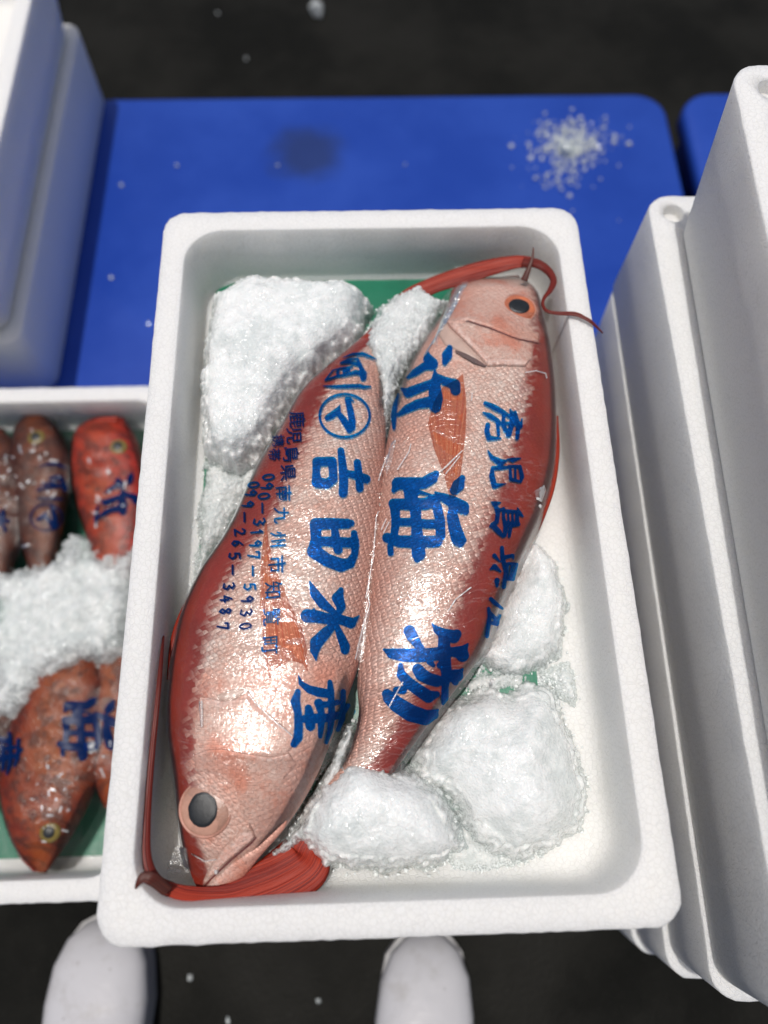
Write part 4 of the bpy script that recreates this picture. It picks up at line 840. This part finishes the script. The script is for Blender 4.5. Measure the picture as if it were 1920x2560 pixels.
# ------------------------------------------------------------------ the box of small orange fish
LZ = -0.30
ORANGE = mat_fish('orange_fish_skin', (0.17, 0.015, 0.004), (0.33, 0.060, 0.006), (0.42, 0.11, 0.010), (0.20, 0.022, 0.006), 0.004, 0.0, 0.3, 0.7)
BROWN = mat_fish('brown_fish_skin', (0.04, 0.008, 0.005), (0.17, 0.036, 0.008), (0.24, 0.070, 0.016), (0.08, 0.014, 0.006), 0.004, 0.0, 0.3, 0.7)
REDF = mat_fish('bright_red_fish_skin', (0.36, 0.016, 0.007), (0.45, 0.045, 0.010), (0.48, 0.09, 0.014), (0.38, 0.022, 0.009), 0.004, 0.0, 0.3, 0.7)
EYE2 = mat_simple('small_fish_iris', (0.20, 0.15, 0.04), 0.25, 0.3, 160)
SM = []
def small(label, Lp, Rp, mat, dl=True, hmax=0.026, eyep=None, fin=None):
    q = 1.16; Lp, Rp = [((a[0] + c[0]) / 2 + (a[0] - c[0]) / 2 * q, a[1]) for a, c in zip(Lp, Rp)], [((a[0] + c[0]) / 2 + (c[0] - a[0]) / 2 * q, c[1]) for a, c in zip(Lp, Rp)]
    t, b, s = make_fish(label, Lp, Rp, LZ - 0.040, hmax, dl, [(0, 0.3), (1, 0.3)], 0.07, mat, group='small orange fish in the left box', name='small_fish', nt=110, nu=40)
    SM.append(s)
    if eyep:
        h = s.hit(eyep[0] * DS, eyep[1] * DS)
        if h:
            n = (h[1] + Vector((0, 0, 1))).normalized()
            e = disc_dome('eye', t, h[0], n, 0.0115, 0.0115, 0.004, EYE2, 0.001); disc_dome('pupil', e, h[0] + n * 0.0028, n, 0.0062, 0.0062, 0.0015, PUPIL)
    if fin: ribbon('fin', t, [(x * DS, y * DS, LZ + z, r) for x, y, z, r in fin], TAIL, 30, 0.3)
    return t
small('brown-orange small fish, head up, with a circled mark printed over it', [(60, 893), (42, 930), (36, 1000), (42, 1080), (52, 1160), (70, 1250)], [(85, 893), (122, 930), (145, 1000), (140, 1080), (128, 1160), (105, 1250)], BROWN, eyep=(78, 945))
small('bright red small fish, head up, against the far right of the left box', [(205, 903), (176, 935), (170, 1000), (178, 1080), (198, 1160), (222, 1250)], [(262, 903), (282, 940), (300, 1000), (312, 1080), (305, 1160), (285, 1250)], REDF, False, eyep=(255, 965), fin=[(172, 1010, -0.03, 0.004), (170, 960, -0.03, 0.007), (205, 915, -0.03, 0.006), (255, 905, -0.03, 0.004)])
small('largest orange small fish, head down, in the near half of the left box', [(78, 1882), (45, 1830), (22, 1740), (22, 1660), (42, 1570), (75, 1480), (115, 1400)], [(98, 1886), (150, 1800), (190, 1710), (208, 1640), (215, 1560), (215, 1480), (200, 1400)], ORANGE, eyep=(107, 1797), fin=[(24, 1650, -0.04, 0.003), (22, 1730, -0.04, 0.006), (45, 1830, -0.045, 0.006), (78, 1880, -0.05, 0.003)])
small('pale orange small fish half hidden by the large fish box', [(228, 1745), (214, 1690), (212, 1600), (216, 1500), (228, 1400)], [(262, 1745), (285, 1690), (295, 1600), (295, 1500), (280, 1400)], ORANGE, False)
small('dull brown small fish, head up, cut by the left edge', [(-25, 925), (-60, 970), (-75, 1060), (-65, 1160), (-40, 1260)], [(5, 925), (30, 970), (44, 1060), (40, 1160), (15, 1260)], BROWN)
small('purplish small fish, head down, cut by the left edge below the ice', [(-60, 1730), (-100, 1680), (-105, 1600), (-90, 1500), (-60, 1420)], [(-35, 1735), (10, 1690), (26, 1620), (30, 1540), (10, 1420)], BROWN)
FP2 = full([(-110, 880), (110, 885), (300, 890), (325, 1000), (312, 1300), (285, 1700), (235, 1860), (110, 1888), (-40, 1880), (-120, 1700)])
Vg, Fg = drape(SM, FP2, LZ - 0.03, LZ - 0.072, h=0.0035, iters=10, wr=0.0035)
film2 = thing('printed_film', (-0.2, 0.3, min(v.z for v in Vg)), 'wet wrinkled clear film with dark blue lettering over the small orange fish', 'plastic film')
obj('sheet', Vg, Fg, FILM2, film2)
SG = Surf(Vg, Fg)
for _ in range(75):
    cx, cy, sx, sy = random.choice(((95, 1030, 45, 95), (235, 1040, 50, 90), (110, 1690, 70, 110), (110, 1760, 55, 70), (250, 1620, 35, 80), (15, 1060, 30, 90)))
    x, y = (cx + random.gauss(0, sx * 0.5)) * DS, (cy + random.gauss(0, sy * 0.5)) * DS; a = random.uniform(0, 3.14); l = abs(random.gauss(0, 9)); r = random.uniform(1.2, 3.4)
    letter([[(x, y, r), (x + l * math.cos(a), y + l * math.sin(a), r * random.uniform(0.4, 1))]], SG, film2, PAINTED_GLINT, 0.0012, 1.5, 'painted_glint', LZ - 0.05)  # random pale flecks, painted as sun glints on the wet film
def moved(k, cx, cy, size):                   # the same print, smaller, on the film in the left box (reduced-picture pixels)
    st = strokes_of(k); P = [p for s in st for p in s]; x0, y0, x1, y1 = bbox_of(P, 0); q = size * DS / max(x1 - x0, y1 - y0)
    return [[(cx * DS + (x - (x0 + x1) / 2) * q, cy * DS + (y - (y0 + y1) / 2) * q, r * q) for x, y, r in s] for s in st]
for k, x, y, s in (('circle', 100, 1118, 66), ('ma', 102, 1118, 46), ('yuu', 110, 1045, 60), ('paren', 105, 1078, 62), ('paren2', 115, 1008, 62), ('kin', 250, 1080, 110), ('umi', 190, 1575, 130), ('san', 8, 1625, 100), ('mizu', 2, 1125, 60)):
    letter(moved(k, x, y, s), SG, film2, INK_DARK, 0.001, 2.5, fz=LZ - 0.05)
mound('pinkish-white crushed ice piled across the middle of the box of orange fish', fl([(-40, 1225), (40, 1215), (100, 1190), (150, 1145), (205, 1165), (250, 1185), (310, 1165), (300, 1330), (262, 1420), (232, 1450), (190, 1440), (120, 1470), (70, 1530), (20, 1565), (-60, 1570)]), LZ - 0.012, LZ - 0.040, 0.036, 0.014, ICE_CLEAR, dlen=0.040, edge=0.010, h=0.0025, rough=0.003, lump=0.010, crumbs=420, seed=12, group='ice in the left box', name='ice_heap')
mound('small patch of ice lying in the print over the head-down orange fish', fl([(160, 1600), (185, 1592), (212, 1600), (208, 1628), (185, 1632), (165, 1618)]), LZ - 0.018, LZ - 0.022, 0.010, 0.008, h=0.003, crumbs=50, seed=13, group='ice in the left box')

# ------------------------------------------------------------------ the photographer's white rubber boots
def boot(parent, tip, hw, heel_dx, mat=RUBBER):
    """toe towards +y; tip = (x, y) of the toe on the ground"""
    tx, ty = tip; V = []; Fc = []; m = 28
    secs = [(0.0, 0.10, 0.018, 0.020), (0.006, 0.42, 0.014, 0.040), (0.022, 0.72, 0.012, 0.058), (0.05, 0.92, 0.012, 0.070), (0.09, 1.0, 0.012, 0.080), (0.13, 0.97, 0.012, 0.092), (0.16, 0.88, 0.014, 0.112), (0.185, 0.82, 0.016, 0.145)]
    for y, wf, z0, z1 in secs:
        cx = tx + heel_dx * y / 0.28
        for k in range(m):
            a = 6.28318 * k / m; c, s = math.cos(a), math.sin(a)
            V.append((cx + hw * wf * math.copysign(abs(c) ** 0.85, c), ty - y, (z0 + z1) / 2 + (z1 - z0) / 2 * math.copysign(abs(s) ** 0.8, s)))
    n0 = len(secs)
    for z, yc, ry, rx in ((0.20, 0.225, 0.062, 0.058), (0.26, 0.232, 0.060, 0.060), (0.33, 0.236, 0.064, 0.064), (0.38, 0.238, 0.068, 0.068)):
        cx = tx + heel_dx * yc / 0.28
        for k in range(m):
            a = 6.28318 * k / m; V.append((cx + rx * math.cos(a), ty - yc + ry * math.sin(a), z))
    tot = n0 + 4
    for i in range(tot - 1):
        for k in range(m): Fc.append((i * m + k, i * m + (k + 1) % m, (i + 1) * m + (k + 1) % m, (i + 1) * m + k))
    Fc.append(list(range(m))[::-1])
    # heel half of the foot
    o = len(V); hs = [(0.185, 0.80, 0.012, 0.145), (0.22, 0.78, 0.012, 0.20), (0.255, 0.72, 0.012, 0.20), (0.28, 0.5, 0.014, 0.16), (0.288, 0.15, 0.03, 0.09)]
    for y, wf, z0, z1 in hs:
        cx = tx + heel_dx * y / 0.28
        for k in range(m):
            a = 6.28318 * k / m; c, s = math.cos(a), math.sin(a)
            V.append((cx + hw * wf * c, ty - y, (z0 + z1) / 2 + (z1 - z0) / 2 * s))
    for i in range(len(hs) - 1):
        for k in range(m): Fc.append((o + i * m + k, o + i * m + (k + 1) % m, o + (i + 1) * m + (k + 1) % m, o + (i + 1) * m + k))
    Fc.append([o + k for k in range(m)]); Fc.append([o + (len(hs) - 1) * m + k for k in range(m)][::-1])
    b = obj('boot', V, Fc, mat, parent)
    V = []; Fc = []
    prof = [(0.0, 0.2), (0.01, 0.55), (0.03, 0.82), (0.06, 0.90), (0.1, 0.95), (0.15, 0.86), (0.2, 0.8), (0.25, 0.8), (0.28, 0.6), (0.29, 0.25)]
    for z in (0.0, 0.022):
        for sgn in (1, -1):
            for y, wf in (prof if sgn > 0 else prof[::-1]): V.append((tx + heel_dx * y / 0.28 + sgn * hw * wf, ty + 0.003 - y, z))
    n = len(V) // 2
    for k in range(n): Fc.append((k, (k + 1) % n, n + (k + 1) % n, n + k))
    Fc.append(list(range(n))[::-1]); Fc.append([n + k for k in range(n)])
    obj('sole', V, Fc, SOLE, b, smooth=False)
    return b
person = thing('person', (0.045, -0.30, 0.0), 'person standing at the near edge, white rubber boots showing', 'person')
boot(person, (-0.162, -0.060), 0.063, 0.01)
boot(person, (0.252, -0.090), 0.061, -0.02)

def skin_body(parent):
    J = {}; P = []; E = []; Rd = []
    def j(n, p, r, par=None):
        J[n] = len(P); P.append(p); Rd.append(r)
        if par: E.append((J[par], J[n]))
    j('pelvis', (0.045, -0.40, 0.90), (0.145, 0.105)); j('waist', (0.045, -0.39, 1.04), (0.130, 0.095), 'pelvis'); j('chest', (0.05, -0.36, 1.24), (0.150, 0.105), 'waist')
    j('collar', (0.055, -0.33, 1.38), (0.095, 0.075), 'chest'); j('neck', (0.06, -0.30, 1.46), (0.052, 0.052), 'collar'); j('skull', (0.07, -0.255, 1.545), (0.070, 0.080), 'neck'); j('crown', (0.075, -0.235, 1.625), (0.064, 0.070), 'skull')
    j('nose', (0.085, -0.165, 1.535), (0.010, 0.010), 'skull')
    for n, sx, ft in (('a', -1, -0.157), ('b', 1, 0.236)):
        j('hip' + n, (0.045 + 0.095 * sx, -0.39, 0.82), (0.088, 0.085), 'pelvis'); j('knee' + n, (0.045 * 0.4 + 0.6 * ft, -0.31, 0.56), (0.062, 0.062), 'hip' + n); j('shin' + n, (ft, -0.315, 0.37), (0.050, 0.050), 'knee' + n); j('foot' + n, (ft, -0.30, 0.16), (0.038, 0.038), 'shin' + n)
    j('shr', (0.225, -0.34, 1.36), (0.062, 0.060), 'collar'); j('elr', (0.335, -0.37, 1.10), (0.046, 0.046), 'shr'); j('wrr', (0.315, -0.27, 0.88), (0.030, 0.024), 'elr'); j('plr', (0.305, -0.245, 0.80), (0.020, 0.038), 'wrr')
    for q in range(4):
        a = Vector((0.305, -0.275 + 0.021 * q, 0.765)); j('f%da' % q, tuple(a), (0.0095, 0.0095), 'plr'); j('f%db' % q, tuple(a + Vector((-0.006, 0.003, -0.035 + 0.004 * abs(q - 2)))), (0.0088, 0.0088), 'f%da' % q); j('f%dc' % q, tuple(a + Vector((-0.018, 0.003, -0.058 + 0.005 * abs(q - 2)))), (0.0075, 0.0075), 'f%db' % q)
    j('fta', (0.295, -0.215, 0.80), (0.011, 0.011), 'plr'); j('ftb', (0.285, -0.200, 0.765), (0.009, 0.009), 'fta')
    j('shl', (-0.125, -0.34, 1.36), (0.062, 0.060), 'collar'); j('ell', (-0.235, -0.37, 1.10), (0.046, 0.046), 'shl'); j('wrl', (-0.215, -0.27, 0.88), (0.030, 0.024), 'ell'); j('pll', (-0.205, -0.245, 0.80), (0.020, 0.038), 'wrl')
    for q in range(4):
        a = Vector((-0.205, -0.275 + 0.021 * q, 0.765)); j('g%da' % q, tuple(a), (0.0095, 0.0095), 'pll'); j('g%db' % q, tuple(a + Vector((0.006, 0.003, -0.035 + 0.004 * abs(q - 2)))), (0.0088, 0.0088), 'g%da' % q); j('g%dc' % q, tuple(a + Vector((0.018, 0.003, -0.058 + 0.005 * abs(q - 2)))), (0.0075, 0.0075), 'g%db' % q)
    j('gta', (-0.195, -0.215, 0.80), (0.011, 0.011), 'pll'); j('gtb', (-0.185, -0.200, 0.765), (0.009, 0.009), 'gta')
    me = bpy.data.meshes.new('body'); me.from_pydata(P, E, []); o = bpy.data.objects.new('body', me); COL.objects.link(o)
    sk = o.modifiers.new('skin', 'SKIN'); sk.use_smooth_shade = True
    for i, r in enumerate(Rd): me.skin_vertices[0].data[i].radius = r; me.skin_vertices[0].data[i].use_root = (i == 0)
    sd = o.modifiers.new('sub', 'SUBSURF'); sd.levels = 2; sd.render_levels = 2
    dg = bpy.context.evaluated_depsgraph_get(); nm = bpy.data.meshes.new_from_object(o.evaluated_get(dg)); bpy.data.objects.remove(o)
    mi = []
    for p in nm.polygons:
        c = p.center
        if c.z > 1.44 or ((c.x < -0.15 or c.x > 0.255) and 0.68 < c.z < 0.885): mi.append(2)
        elif c.z < 0.97: mi.append(1)
        else: mi.append(0)
    V = [v.co.copy() for v in nm.vertices]; Fc = [list(p.vertices) for p in nm.polygons]
    b = obj('body', V, Fc, None, parent, mats=[mat_simple('navy_jacket', (0.03, 0.04, 0.07), 0.8, 0.2, 40), mat_simple('grey_trousers', (0.07, 0.07, 0.075), 0.85, 0.2, 40), mat_simple('skin', (0.55, 0.33, 0.24), 0.45, 0.1, 60)], midx=mi)
    disc_dome('hair', parent, Vector((0.072, -0.268, 1.565)), Vector((0.05, -0.25, 1)).normalized(), 0.083, 0.093, 0.125, mat_simple('dark_hair', (0.02, 0.016, 0.013), 0.5, 0.4, 200), 0.0, jag=0.04)
    return b
skin_body(person)
